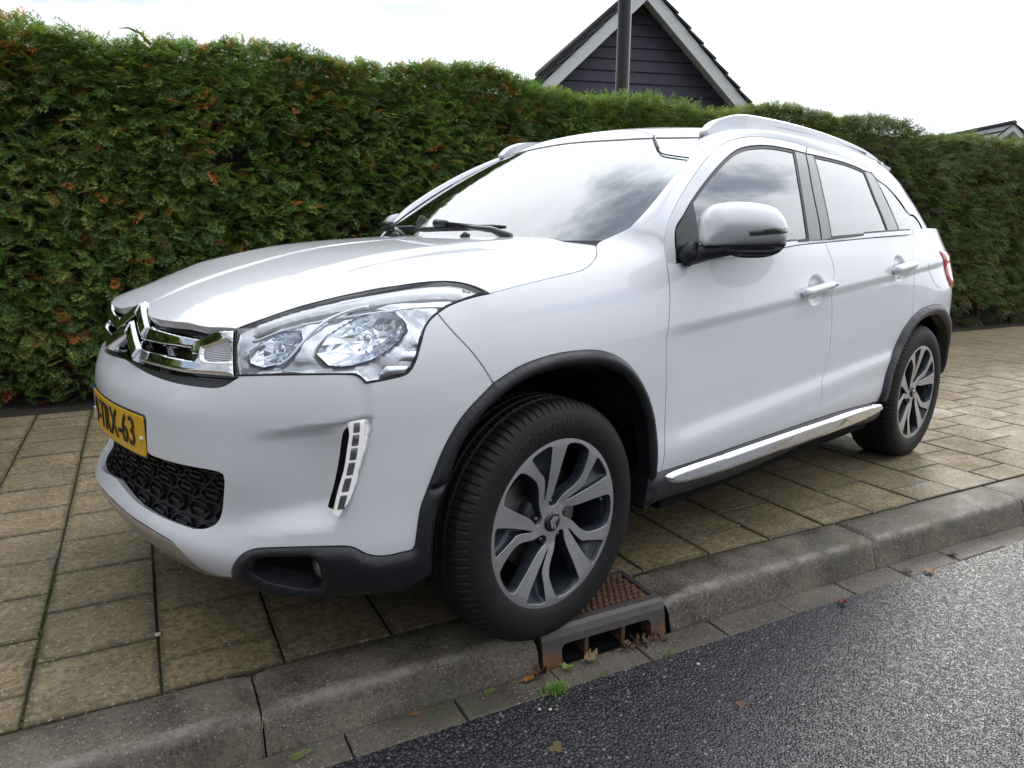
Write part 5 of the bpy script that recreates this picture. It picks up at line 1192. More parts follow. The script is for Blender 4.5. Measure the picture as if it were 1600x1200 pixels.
# ---------------- grille, badge, plate ----------------
def EM(a,b): return np.stack([-.858+.60*(b-.80)+.35*a*a,-a,b],-1)     # badge surface: a=s, b=z
WELDAX[EM]=1; WELDAX[EM]=0
ugb=panel('upper_grille',W,J([(0,6.55),(.2,6.5),(.45,6.5),(.575,6.75)],[(.575,6.75),(.56,9.35)],[(.56,9.35),(.42,9.7),(.25,10.1),(.12,10.4),(0,10.5)],[(0,10.5),(0,6.55)]),gloss_blk,car,weld=True,sc=WSC,off=-.030,step=.025)
slm=mat('grille_slat',(.022,.022,.024),.35,coat=.3)
for (va,vb,o_) in ((6.62,7.02,-.014),(9.25,9.62,-.020)):
    panel('grille_slat',W,J([(0,va),(.25,va-.02),(.555,va+.03)],[(.555,va+.03),(.555,vb)],[(.555,vb),(.25,vb),(0,vb)],[(0,vb),(0,va)]),slm,ugb,weld=True,sc=WSC,off=o_,step=.015,rim=.02)
c1t,c1b,c2t,c2b=B['cb1_top'],B['cb1_bot'],B['cb2_top'],B['cb2_bot']
bar_out=J(c1t[:3],c1t[2:4],c1t[3:],B['cb_r'],R_('cb2_bot'),[c2b[0],c2t[0]],c2t,[c2t[-1],c2t[-1]+(.006,.25),c1b[-1]+(.004,-.25),c1b[-1]],R_('cb1_bot'),[c1b[0],c1t[0]])
cbar=panel('grille_chrome_bar',W,bar_out,chrome,ugb,holes=[cc_([tuple(p) for p in B['ind']])],sc=WSC,off=.004,pillow=(.006,.009),step=.005,rim=.024,gap=.0,edge=.002,mirror=False,snap=SNAP); mirror_of(cbar,ugb)
rib=mat('side_lamp_lens',(.34,.34,.36),.18,.4,coat=1); _n=rib.node_tree
_wv=N(_n,'ShaderNodeTexWave',i_Scale=60.0); _wv.bands_direction='Z'; LK(_n,GEOP(_n),_wv.inputs['Vector']); bump(rib,_wv.outputs[1],.5,.002)
ind=panel('side_lamp',W,cc_([tuple(p) for p in B['ind']]),rib,ugb,sc=WSC,off=.004,step=.012,gap=0,mirror=False,snap=SNAP); mirror_of(ind,ugb)
# the two chevrons of the badge
for pts in ([(0,.940),(.06,.914),(.135,.882),(.120,.853),(.055,.880),(0,.905)],[(0,.888),(.07,.861),(.152,.829),(.136,.800),(.06,.829),(0,.853)]):
    panel('badge_chevron',EM,J(pts[:3],pts[2:4],pts[3:],[pts[-1],pts[0]]),chrome,ugb,weld=True,step=.005,off=.006,pillow=(.005,.008),rim=.03,gap=0,edge=.002)
# lower grille: recessed sheet with rows of long hexagon rings
lg=panel('lower_grille',W,J([(0,2.35),(.2,2.35),(.44,2.45),(.57,2.9)],[(.57,2.9),(.57,4.5)],[(.57,4.5),(.3,4.6),(0,4.8)],[(0,4.8),(0,2.35)]),black_pl,car,weld=True,sc=WSC,off=-.040,step=.03)
hexm=mat('grille_mesh_plastic',(.010,.010,.012),.42)
VV=[];FF=[]
for r_ in range(5):
    for c_ in range(12):
        u=(c_-5.5)*.104+(.052 if r_%2 else 0); v=2.60+r_*.40
        if abs(u)>.56: continue
        for (a,b,t) in ((.044,.170,.0024),(.022,.030,.010)):
            hx=[(u-a,v),(u-a*.58,v+b),(u+a*.58,v+b),(u+a,v),(u+a*.58,v-b),(u-a*.58,v-b)] 
            if a<.03: hx=[(u-a,v-b),(u-a,v+b),(u+a,v+b),(u+a,v-b)]
            n_=len(hx); inn=[(u+(x-u)*(1-t/a),v+(y-v)*(1-t/.078/b)) for x,y in hx] if a>.03 else [(u+(x-u)*.7,v+(y-v)*.3) for x,y in hx]
            def pt(p,off):
                s=1 if p[0]>=0 else -1; X=W(np.array([abs(p[0])]),np.array([p[1]])); nn=nrm(W,np.array([[abs(p[0]),p[1]]]),esc=(1,12)); nn=nn*np.sign(((X-CEN)*nn).sum()); q=(X+nn*off)[0]; 
                return (q[0],q[1]*s if True else 0,q[2])
            base=len(VV); VV+=[pt(p,-.038) for p in hx]+[pt(p,-.026) for p in hx]+[pt(p,-.026) for p in inn]+[pt(p,-.038) for p in inn]
            for L_ in range(3):
                for k in range(n_): FF.append((base+L_*n_+k,base+L_*n_+(k+1)%n_,base+(L_+1)*n_+(k+1)%n_,base+(L_+1)*n_+k))
            if a<.03: FF.append(tuple(base+2*n_+k for k in range(n_)))
hx_=mk('grille_mesh',VV,FF,hexm,lg,False); hx_['kind']='stuff'
# daytime lamps in the bumper corners
drlm=mat('daytime_reflector',(.90,.90,.92),.25,.15); PB(drlm).inputs['Emission Color'].default_value=(1,.98,.92,1); PB(drlm).inputs['Emission Strength'].default_value=.45
drl_seg=J(B['drl_o'],B['drl_i'],[B['drl_i'][-1],B['drl_o'][0]])
db=panel('daytime_lamp',W,drl_seg,drlm,bumper,sc=WSC,off=-.009,step=.008,gap=-.0005,rim=.02,mirror=False); dbm=mirror_of(db,bumper); 
dl_=panel('lamp_cover',W,drl_seg,gl_drl,db,sc=WSC,off=.003,pillow=(.010,.016),step=.007,gap=0,rim=.018,mirror=False); mirror_of(dl_,dbm)
do_,di_=crom(B['drl_o'],.02),crom(B['drl_i'][::-1],.02)
dkm=mat('lamp_dark_segment',(.30,.30,.31),.2,.8)
for k in range(6):
    f0=.04+k*.155; f1=f0+.115
    g_=lambda A,f:A[min(int(f*(len(A)-1)),len(A)-1)]
    q=[g_(do_,f0)*.66+g_(di_,f0)*.34,g_(do_,f1)*.66+g_(di_,f1)*.34,g_(do_,f1)*.30+g_(di_,f1)*.70,g_(do_,f0)*.30+g_(di_,f0)*.70]
    s_=panel('lamp_segment',W,[np.array([q[i],q[(i+1)%4]]) for i in range(4)],dkm,db,sc=WSC,off=-.004,pillow=(.004,.01),step=.01,gap=.0,rim=.006,mirror=False); mirror_of(s_,dbm)
slot_=panel('air_slot',W,J(B['slot_l'],[B['slot_l'][-1],B['drl_i'][-2]],R_('drl_i')[1:7],[B['drl_i'][2],B['slot_l'][0]]),dark,bumper,sc=WSC,off=-.004,step=.012,gap=0,rim=.018,mirror=False); mirror_of(slot_,bumper)
# ---- number plate ----
def PLT(a,b): return np.stack([-.893+.30*a*a+0*b,-a,b],-1)
WELDAX[PLT]=0
plz=.6185
def rrect(s0,s1,z0,z1,r):
    P=[]
    for cx,cz,a0 in((s1-r,z1-r,0),(s0+r,z1-r,90),(s0+r,z0+r,180),(s1-r,z0+r,270)):
        P+=[(cx+r*math.cos(math.radians(a0+k*22.5)),cz+r*math.sin(math.radians(a0+k*22.5))) for k in range(5)]
    return [np.array([P[i],P[(i+1)%len(P)]]) for i in range(len(P))]
npz=dict(step=.02,bstep=.012,gap=0,mirror=False,flip=None)
plate=panel('number_plate',PLT,rrect(-.262,.262,plz-.058,plz+.058,.012),gloss_blk,car,off=.002,rim=.012,**npz)
panel('plate_face',PLT,rrect(-.2185,.258,plz-.0525,plz+.0525,.008),platey,plate,off=.005,rim=.002,**npz)
panel('country_band',PLT,rrect(-.258,-.2195,plz-.0525,plz+.0525,.006),plateb,plate,off=.005,rim=.002,**npz)
def plate_text(s,s0,size,m,zc,off,name,xs=.82):
    V_,F_=text_mesh(s,size,.0012,1.04); w_=V_[:,0].max()-V_[:,0].min()
    a=s0+V_[:,0]*xs; b=zc+V_[:,1]; X=PLT(a,b); X[:,0]-=off+V_[:,2]
    mk(name,X,F_,m,plate,False)
plate_text('9-TRX-63',.020,.112,inkm,plz,.0068,'plate_lettering')
plate_text('NL',-.239,.030,plw,plz-.030,.0062,'country_lettering',.9)
for a in (-.205,.246):
    c=PLT(np.array([a]),np.array([plz-.005]))[0]; mb=MB(); mb.tube([c+[-.004,0,0],c+[-.010,0,0]],[.006,.005],10); mb_build(mb,'plate_screw',plw,plate)
# ---------------- wheels ----------------
wh_r=.246
def pol(r,a): a=math.radians(a+86.5); return (r*math.cos(a),r*math.sin(a))
HB=[[(.222,40.2),(.2275,41.3),(.2315,44.5),(.2345,51),(.2340,58),(.2305,63.6),(.2260,65.6),(.218,66.5)],[(.218,66.5),(.175,68.2),(.135,70.2),(.106,72.6),(.086,76.5),(.073,82)],[(.073,82),(.066,88),(.057,91),(.047,86),(.0425,74),(.046,62),(.058,53),(.074,47),(.090,41.5)],[(.090,41.5),(.108,36),(.126,32.6),(.150,31.6),(.162,32.4),(.203,37.4),(.222,40.2)]]
PK=[[(.2290,29.7),(.2325,27.5),(.2335,20),(.2335,11.5),(.2290,9.2)],[(.2290,9.2),(.2013,9.7),(.1665,11.2),(.116,16.2),(.085,23),(.0745,27.5)],[(.0745,27.5),(.080,28.7),(.1076,23.6),(.138,20.8),(.150,21.3),(.162,23.4),(.196,27.3),(.2290,29.7)]]
def runs(RR,u): return [crom(np.array([pol(r,a+72*u) for r,a in q]),.007) for q in RR]
def dish(x,z): 
    r=np.hypot(x,z); return .020*np.clip((.225-r)/.165,0,1)**1.1-.0
def WH(a,b): return np.stack([a,-.107+dish(a,b),b],-1)    # local wheel frame, outer face towards -Y
circ=lambda r,n=96:[np.array([(r*math.cos(2*math.pi*k/n),r*math.sin(2*math.pi*k/n)) for k in range(n+1)])]
def poly_holes():
    hs=[];ps=[]
    for u in range(5):
        hs.append(runs(HB,u)); ps.append(runs(PK,u))
    return hs,ps
boltm=mat('bolt_dark',(.10,.10,.11),.3,.8)
def make_wheel(name,side):
    e=empty(name,(0,0,0)); e.parent=car
    hs,ps=poly_holes(); lh=[[np.array([(.0575*math.cos(math.radians(89+72*u))+.0125*math.cos(q),.0575*math.sin(math.radians(89+72*u))+.0125*math.sin(q)) for q in np.linspace(0,2*math.pi,17)])] for u in range(5)]
    _cen=globals()['CEN']; globals()['CEN']=np.array([0,5.,0])
    K=dict(mirror=False,gap=0,sc=(1,1))
    global mk
    s=mk; mk=_mk
    rim=panel('rim',WH,circ(.2445),alu,e,holes=hs+ps,step=.012,bstep=.008,rim=.0,edge=.001,**K)
    # dark lacquered sides of the openings
    VS=[];FS=[]
    def wall(loop,depth,inw):
        L=outline(loop,np.array((1.,1.)),.007)
        c=L.mean(0); n=len(L); base=len(VS)
        for dpt,sh in((.0012,0),(.006,.06),(depth,inw)):
            Q=L+(c-L)*sh; 
            for p,q in zip(L,Q): VS.append((q[0],-.107+float(dish(p[0],p[1]))+dpt,q[1]))
        for i in range(2):
            for k in range(n): FS.append((base+i*n+k,base+i*n+(k+1)%n,base+(i+1)*n+(k+1)%n,base+(i+1)*n+k))
        return base+2*n,n
    for h in hs: wall(h,.036,.06)
    for h in ps: 
        b0,n=wall(h,.024,.16); FS.append(tuple(b0+k for k in range(n)))
    mk('spoke_sides',VS,FS,whgrey,rim,True)
    MB().lathe([(.2445,-.107),(.2475,-.1045),(.2480,-.100),(.243,-.095),(.232,-.088),(.226,-.070),(.2235,.10),(.235,.112)],72).build('barrel',whgrey,rim,True)
    MB().lathe([(0,-.064),(.074,-.064),(.086,-.054),(.090,-.03)],40).build('hub_plate',whgrey,rim,True)
    MB().lathe([(.0,-.0935),(.024,-.0935),(.0285,-.0915),(.030,-.086)],32).build('centre_cap',gloss_blk,rim,True)
    for zz_ in (.0075,-.0035):
        mb=MB(); V_=[(-.017,zz_-.012),(0,zz_),(.017,zz_-.012),(.017,zz_-.0045),(0,zz_+.0075),(-.017,zz_-.0045)]
        a=math.radians(70)
        V_=[(x*math.cos(a)-z*math.sin(a),x*math.sin(a)+z*math.cos(a)) for x,z in V_]
        P=[(x,-.0955,z) for x,z in V_]+[(x,-.092,z) for x,z in V_]
        mb.add(P,[(0,1,4,5),(1,2,3,4)]+[(k,(k+1)%6,6+(k+1)%6,6+k) for k in range(6)]); mb.build('cap_chevron',chrome,rim)
    for u in range(5):
        a=math.radians(89+72*u); c=(.0575*math.cos(a),0,.0575*math.sin(a)); MB().lathe([(0,-.0815),(.006,-.081),(.0085,-.0765),(.0095,-.06)],14,'y',c).build('wheel_bolt',boltm,rim,True)
    a=math.radians(6); MB().tube([(.208*math.cos(a),-.080,.208*math.sin(a)),(.196*math.cos(a),-.100,.196*math.sin(a))],[.005,.0042],10).build('valve',mat('valve_blue',(.02,.16,.22),.35,.6),rim,True)
    MB().lathe([(.03,-.03),(.152,-.03),(.152,-.008),(.03,-.008)],48).build('brake_disc',steel,e)
    MB().lathe([(.0,-.05),(.075,-.05),(.080,-.03)],32).build('hub',mat('hub_rust',(.06,.045,.035),.7,.3),e)
    MB().lathe([(.08,.01),(.215,.02),(.215,.09),(.05,.1)],32).build('brake_backplate',dark,e)
    # tyre
    prof=[(.226,-.095),(.236,-.1035),(.2455,-.1075),(.2500,-.1095),(.256,-.1125),(.275,-.1165),(.295,-.1175),(.312,-.1150),(.326,-.1090),(.336,-.1010),(.3430,-.0925),(.3475,-.083)]
    tread=[]
    for y0 in np.linspace(-.083,.083,45):
        r=.3520-.0045*(abs(y0)/.083)**2.2; tread.append((r,y0))
    prof=prof+tread[1:-1]+[(r,-y) for r,y in prof[::-1]]
    n=720; nb_=90
    pr=np.array(prof); VV=np.zeros((n,len(pr),3)); th=2*math.pi*np.arange(n)/n
    for j,(r,y) in enumerate(pr):
        g_=0
        if r>.330:
            for gc,gw in((-.048,.0055),(-.016,.0055),(.016,.0055),(.048,.0055)):
                if abs(y-gc)<gw*.62: g_=.0075
        ph=(th*nb_/(2*math.pi)+ (y*9 if abs(y)<.05 else 0))%1
        lat=((ph<.16)*(.0040 if abs(y)>.050 and r>.331 else (.003 if abs(y)>.02 else .0)))
        if r<=.331: lat=0*th
        rr_=r-np.maximum(g_,lat)
        # shoulder scallops and sidewall ribs
        if .318<r<=.337: rr_=rr_-.0; 
        yy=y+np.sign(y)*0
        if .322<r<.345: yy=y-np.sign(y)*.0012*(ph<.22)
        VV[:,j,0]=rr_*np.cos(th); VV[:,j,2]=rr_*np.sin(th); VV[:,j,1]=yy
    Q=VV.reshape(-1,3); Q[:,2]=np.where(Q[:,2]<-.3385,-.3385-(Q[:,2]+.3385)*-.08,Q[:,2])   # flattened where it carries the car
    m_=len(pr); I=np.arange(n)[:,None]*m_+np.arange(m_-1)[None]; I2=((np.arange(n)+1)%n)[:,None]*m_+np.arange(m_-1)[None]
    FF=np.stack([I,I2,I2+1,I+1],-1).reshape(-1,4)
    ty=mk('tyre',Q,FF,rubber,e,True); ty.data.set_sharp_from_angle(angle=math.radians(32))
    def sidetext(s_,size,r0,a0,sp=1.0):
        V_,F_=text_mesh(s_,size,0,sp); V2=[]
        for x,y,z in V_:
            a=math.radians(a0)-x/r0; r=r0+y; yy=np.interp(r,[p[0] for p in prof[:12]],[p[1] for p in prof[:12]])
            V2.append((r*math.cos(a),yy-.0011,r*math.sin(a)))
        mk('tyre_lettering',V2,F_,rubber_t,ty,False)
    sidetext('BRIDGESTONE',.040,.287,108,1.12); sidetext('DUELER',.036,.287,-112,1.15); sidetext('H/P SPORT',.028,.287,-62,1.1)
    mk=s; globals()['CEN']=_cen
    return e
wheel0=make_wheel('wheel',-1)
def place_wheel(e,loc,steer,flip,spin):
    M=Matrix.Translation(Vector(loc)-Vector(CO))@Matrix.Rotation((math.pi if flip else 0)+steer,4,'Z')@Matrix.Rotation(math.radians(spin),4,'Y')
    e.matrix_local=M
def copy_tree(o,parent):
    c=o.copy(); COL.objects.link(c); c.parent=parent; c.matrix_parent_inverse=o.matrix_parent_inverse.copy()
    for ch in o.children: copy_tree(ch,c)
    return c
ZW=.3385
ws_=[(wheel0,(0,-.772,ZW),.012,False,0)]
for loc,fl,sp in(((2.67,-.772,ZW),False,4),((0,.772,ZW),True,30),((2.67,.772,ZW),True,50)):
    ws_.append((copy_tree(wheel0,car),loc,0,fl,sp))
for a in ws_: place_wheel(*a)
# wheel-arch liners, floor and inner shell (closed, dark)
for x in (0,2.67):
    for sd in(-1,1):
        V=[];F=[];n=40
        for i in range(n+1):
            q=math.pi*1.02*i/n-math.pi*.01
            for y in(-.815,-.52): V.append((x+.425*math.cos(q),sd*-y,.335+.420*math.sin(q)))
        F=[(2*i,2*i+1,2*i+3,2*i+2) for i in range(n)]; b=len(V); V.append((x,sd*.52,.30)); F+=[(2*i+1,b,2*i+3) for i in range(n)]
        mk('arch_liner',V,F,dark,car,True)
mb=MB(); mb.box(1.33,0,.30,3.5,1.02,.10); mb.box(1.33,0,.27,1.62,1.70,.06); mb.box(-.50,0,.31,.36,.86,.14); mb.box(-.25,0,.40,.5,.96,.2); mk('underbody',mb.V,mb.F,dark,car,False)
# axle bits glimpsed behind the front wheel
us=np.linspace(0,UMAX,150); vs=np.linspace(1.3,10.4,44); A_,B2=np.meshgrid(us,vs,indexing='ij'); X=W(A_,B2); pn=plan(A_)[1]; X=X.copy(); X[...,0]-=pn[...,0]*.045; X[...,1]+=pn[...,1]*.045
V=[];F=[]
for sd in(1,-1):
    b=len(V); V+=[(x,y*sd,z) for x,y,z in X.reshape(-1,3)]
    for i in range(149):
        for j in range(43):
            c=(X[i,j]+X[i+1,j+1])/2
            if math.hypot(c[0],c[2]-.34)<.47 or math.hypot(c[0]-2.67,c[2]-.34)<.47: continue
            if c[0]<-.30 and (B2[i,j]>6.2 or c[2]<.5): continue
            if c[0]<.5 and B2[i,j]>8.2: continue
            if A_[i,j]<.97 and B2[i,j]<6.4: continue
            F.append((b+i*44+j,b+(i+1)*44+j,b+(i+1)*44+j+1,b+i*44+j+1))
mk('inner_body',V,F,dark,car,True)
# under the bonnet: a dark floor just below it
V=[];F=[]
xs=np.linspace(-.70,.34,16); ys=np.linspace(-.78,.78,17)
for x in xs:
    for y in ys:
        lim=float(np.interp(x,[-.7,-.5,-.2,.2,.34],[.50,.58,.74,.76,.68])); yy=y/.78*lim; V.append((x,yy,float(hood_z(x,yy))-.05))
F=[(i*17+j,i*17+j+1,(i+1)*17+j+1,(i+1)*17+j) for i in range(15) for j in range(16)]
mk('engine_cover',V,F,dark,car,True)
# ---------------- door mirrors ----------------
MA=np.array([.600,-.915]);MBp=np.array([.760,-1.085]); MD=(MBp-MA)/np.linalg.norm(MBp-MA); MNv=np.array([-MD[1]*-1,0]) 
mn=np.array([MD[1],-MD[0],0.0]); mn=mn if mn[0]<0 else -mn      # forward-outward normal
def mirror_shell():
    top=[(-.020,1.150),(-.018,1.180),(.006,1.219),(.054,1.2325),(.14,1.231),(.205,1.213),(.234,1.180),(.243,1.140),(.241,1.106)]
    bot=[(.241,1.106),(.111,1.1005),(-.005,1.102)]; lft=[(-.005,1.102),(-.018,1.118),(-.020,1.150)]
    capo=[crom(np.array(top),.008),crom(np.array(bot),.008),crom(np.array(lft),.008)]
    P=outline([np.asarray(s) for s in capo],np.array((1,1)),.008)
    lowo=outline([np.array([(.045,1.101),(.060,1.082),(.095,1.069),(.14,1.0655),(.19,1.070),(.225,1.085),(.241,1.106)]),np.array([(.241,1.106),(.111,1.1005),(.045,1.101)])],np.array((1,1)),.008)
    def inflate(name,P,h,wd,back,m,zc):
        V2,F,lp=fill(P,[],.011); d=dseg(V2,P); t=np.clip(d/wd,0,1); hh=h*np.sqrt(np.maximum(1-(1-t)**2,0))
        base=np.stack([MA[0]+MD[0]*V2[:,0],MA[1]+MD[1]*V2[:,0],V2[:,1]],1)
        # the shell sweeps back towards its outer end
        sweep=-.0*np.clip(V2[:,0]-.1,0,1)
        X=base+mn*(hh+sweep)[:,None]; Bk=base-mn*back
        n=len(V2); lp=[i for i in lp[0] if i is not None]; k=len(lp)
        V=list(X)+[base[i]-mn*back*.5+np.array([0,0,0]) for i in lp]+[base[i]-mn*back*1.0 for i in lp]
        FF=list(F)
        for q in range(k):
            z=(q+1)%k; FF+=[(lp[q],lp[z],n+z,n+q),(n+q,n+z,n+k+z,n+k+q)]
        FF.append(tuple(n+k+q for q in range(k)))
        return mk(name,V,FF,m,None,True)
    return inflate,P,lowo
mir=empty('door_mirror',(0,0,0)); mir.parent=car; mirR=empty('door_mirror',(0,0,0)); mirR.parent=car
_pv=Matrix.Translation(Vector((.625,.90,0))-Vector(CO)); mirR.matrix_local=_pv@Matrix.Rotation(math.radians(-48),4,'Z')@_pv.inverted()
inflate,P_,low_=mirror_shell()
def under(o,pl):
    o.parent=mir; 
    return o
def mkm(name,V,F,m,smooth=True):
    V=np.asarray(V,float)-CO; o=_mk(name,V,F,m,mir,smooth); _mo_(o); return o
def _mo_(o):
    global mk
    s=mk; mk=_mk
    try: r=_mo(o,mirR)
    finally: mk=s
_s=mk
def mk(name,V,F,m=None,parent=None,*a,**k):
    if parent is None: return mkm(name,V,F,m)
    return _s(name,V,F,m,parent,*a,**k)
inflate('mirror_cap',P_,.075,.085,.045,paint,0); inflate('mirror_underside',low_,.060,.04,.040,black_pl,0)
# turn lamp let into the cap
tlo=outline([np.array([(.113,1.1465),(.17,1.1545),(.236,1.1615)]),np.array([(.236,1.1615),(.239,1.1425)]),np.array([(.239,1.1425),(.17,1.1365),(.116,1.132)]),np.array([(.116,1.132),(.113,1.1465)])],np.array((1,1)),.006)
V2,F_,lp=fill(tlo,[],.009); d=dseg(V2,P_); hh=.075*np.sqrt(np.maximum(1-(1-np.clip(d/.085,0,1))**2,0))+.0022
X=np.stack([MA[0]+MD[0]*V2[:,0],MA[1]+MD[1]*V2[:,0],V2[:,1]],1)+mn*hh[:,None]; n_=len(V2); lp=[i for i in lp[0] if i is not None]; k_=len(lp)
mk('turn_lamp',list(X)+[X[i]-mn*.006 for i in lp],list(F_)+[(lp[q],lp[(q+1)%k_],n_+(q+1)%k_,n_+q) for q in range(k_)],mat('mirror_lamp',(.10,.10,.105),.12,.3,coat=1))
X2=[]
for i in range(3): pass
mgl=outline([P_],np.array((1,1)),.012)
V2,F_,_l=fill(inset(mgl,.012),[],.03); mk('mirror_glass',[(MA[0]+MD[0]*a-mn[0]*.046,MA[1]+MD[1]*a-mn[1]*.046,b) for a,b in V2],F_,chrome)
mb=MB(); 
ar=[(.610,-.835,1.068),(.622,-.90,1.080),(.645,-.955,1.092),(.68,-.985,1.100)]
mb.tube(ar,[.034,.026,.024,.022],12); mk('mirror_arm',mb.V,mb.F,black_pl)
mb=MB(); mb.tube([(.585,-.842,1.052),(.60,-.862,1.085),(.605,-.868,1.115)],[.030,.034,.014],10); mk('mirror_foot',mb.V,mb.F,black_pl)
mk=_s
# ---------------- wipers, nozzles ----------------
def wsp(a,b,o=.0): 
    X=WS(np.array([a]),np.array([b])); n=nrm(WS,np.array([[a,b]])); n=n*np.sign(((X-CEN)*n).sum()); return Vector((X+n*o)[0])
def full(name,mb,m,smooth=True): return mk(name,mb.V,mb.F,m,car,smooth)
for (b0,b1,pv,ab) in ((-.28,.42,-.12,.50),(-.95,-.30,-.78,-.36)):
    w_=empty('wiper',(0,0,0)); w_.parent=car
    bl=[wsp(.030+.020*k/8*0+.018*(k/8),b0+(b1-b0)*k/8,.020) for k in range(9)]
    mb=MB(); mb.tube(bl,[.006]+[.010]*7+[.005],8); mk('blade',mb.V,mb.F,seal_m,w_,True)
    mid=wsp(.048,b0+(b1-b0)*.35,.038); piv=wsp(-.02,ab,.018)
    mb=MB(); mb.tube([piv,wsp(.006,ab-.12,.034),mid],[.015,.011,.008],8); mk('arm',mb.V,mb.F,gloss_blk,w_,True)
    mb=MB(); mb.tube([mid+Vector((0,.03,0)),mid+Vector((0,-.04,-.004))],[.016,.014],8); mk('clip',mb.V,mb.F,black_pl,w_,True)
cow=J([(-.035,0),(-.035,.35),(-.03,.7),(-.02,.92)],[(-.02,.92),(.005,.93)],[(.005,.93),(.004,.7),(-.002,.35),(-.004,0)],[(-.004,0),(-.035,0)])
V=[];F=[];n=30
for i in range(n+1):
    b=-.93+1.86*i/n; p=wsp(-.004,b); s_=abs(p.y); xh=.283+.06*(s_/.66)**2*.95; V+=[tuple(p-Vector((0,0,.004))),(p.x-.03,p.y,p.z-.030),(xh-.015,p.y,float(hood_z(xh,min(s_,.68)))-.030)]
F=[(3*i+j,3*i+3+j,3*i+4+j,3*i+1+j) for i in range(n) for j in(0,1)]
mk('cowl_panel',V,F,black_pl,car,True)
for y in(-.22,.22):
    mb=MB(); p=Vector((.20,y,float(hood_z(.20,abs(y)))+.002)); mb.tube([p+Vector((-.018,0,0)),p+Vector((0,0,.008)),p+Vector((.018,0,.004))],[.006,.010,.006],8); full('washer_nozzle',mb,black_pl)
# ---------------- cabin ----------------
cab=empty('cabin',(0,0,0)); cab.parent=car
def cb(name,fn,m,smooth=True):
    mb=MB(); fn(mb); return mk(name,mb.V,mb.F,m,cab,smooth)
V=[];F=[]
for i,(x,z) in enumerate(((.33,1.075),(.55,1.10),(.85,1.085),(.98,1.03),(1.0,.90),(.95,.70))):
    for j in range(13):
        y=-.72+1.44*j/12; V.append((x+(-.0 if i else .10*(abs(y)/.72)**2),y,z-.02*(abs(y)/.72)**3+(.03*math.exp(-((y+.36)/.2)**2) if i in(1,2) else 0)))
F=[(i*13+j,i*13+j+1,(i+1)*13+j+1,(i+1)*13+j) for i in range(5) for j in range(12)]
mk('dashboard',V,F,dashm,cab,True)
mb=MB(); R0=.185; cxx=Vector((1.12,-.37,.985)); ax_=Vector((-.42,0,.0)); tl2=math.radians(65)
ringp=[cxx+R0*(math.cos(q)*Vector((0,1,0))+math.sin(q)*Vector((math.cos(tl2),0,math.sin(tl2)))) for q in np.linspace(0,2*math.pi,33)]
mb.tube(ringp,.015,8,cap=False); mb.tube([cxx+Vector((0,-.17,0)),cxx,cxx+Vector((0,.17,0))],[.02,.04,.02],8); mk('steering_wheel',mb.V,mb.F,gloss_blk,cab,True)
def seat(x,y,nm):
    for (sx,sy,sz,cx,cz,tilt,n_) in ((.50,.50,.16,x,.70,-.08,'cushion'),(.14,.50,.62,x+.30,1.03,.22,'backrest'),(.10,.26,.17,x+.42,1.405,.18,'head_restraint')):
        V_,F_=box_vf(0,0,0,sx,sy,sz); M=Matrix.Translation((cx,y,cz))@Matrix.Rotation(tilt,4,'Y'); o=mk('seat_'+n_,[M@Vector(v) for v in V_],F_,trimgrey,cab,True); bevel_obj(o,.05,3)
for y in(-.37,.37): seat(1.28,y,'front')
for y in(-.42,0,.42): seat(2.12,y,'rear')
mb=MB(); mb.box(1.72,0,.55,2.6,1.50,.05); mk('cabin_floor',mb.V,mb.F,dashm,cab,False)
V=[];F=[]
for i,x in enumerate(np.linspace(1.06,2.9,10)):
    for j in range(9):
        y=-.52+1.04*j/8; V.append((x,y,float(roof_z(x,abs(y)))-.045))
F=[(i*9+j,i*9+j+1,(i+1)*9+j+1,(i+1)*9+j) for i in range(9) for j in range(8)]; mk('headlining',V,F,beige,cab,True)
p=wsp(.86,0,-.06); V_,F_=box_vf(p.x+.03,p.y,p.z-.02,.03,.23,.065); o=mk('rear_view_mirror',V_,F_,gloss_blk,cab,True); bevel_obj(o,.012,3)
# dark reflection at the top corner of the glass, modelled as an added strip
refl_=B['reflection_line']; pts=[wsp(a,b,.001) for a,b in crom(refl_,.012)]
mb=MB(); k_=len(pts); mb.tube(pts,[.0065 if i<k_*.42 else .0028 for i in range(k_)],6); mk('reflection_strip',mb.V,mb.F,seal_m,ws,True)
# ---------------- fallen leaves, twigs, grass, pebbles in the gutter ----------------
lfm=[mat('dry_leaf_%s'%n,c,.7) for n,c in (('orange',(.30,.12,.025)),('brown',(.085,.040,.022)),('tan',(.28,.19,.10)),('red',(.20,.03,.025)),('green',(.13,.20,.03)),('olive',(.11,.085,.03)))]
def leaf_obj(t,n,z,L,m,label,name='fallen_leaf',seed=0,lobes=5,curl=.35):
    r=random.Random(seed); V=[(0,0,0)];k=lobes*4
    for i in range(k):
        a=2*math.pi*i/k; rad=L*(.28+.22*abs(math.cos(a*lobes/2))**.7+.10*math.cos(a))*r.uniform(.85,1.12); x,y=rad*math.cos(a),rad*math.sin(a)*.8; V.append((x,y,curl*(x*x+y*y)/L*r.uniform(.4,2.2)))
    F=[(0,1+i,1+(i+1)%k) for i in range(k)]; b=len(V); V+=[(x,y,zz_-.0012) for x,y,zz_ in V]; F+=[tuple(b+i for i in f[::-1]) for f in F]
    V+=[(-L*.4,0,.002),(-L*.75,L*.06,.006),(-L*.4,.002,.003)]; F.append((2*b,2*b+1,2*b+2))
    M=Matrix.Rotation(r.uniform(0,6.28),4,'Z')@Matrix.Rotation(r.uniform(-.25,.25),4,'X')
    o=mk(name,[M@Vector(v) for v in V],F,lfm[m],None,False); o.location=W3(t,n,z); tag(o,label,'leaf'); return o
gz=-.105
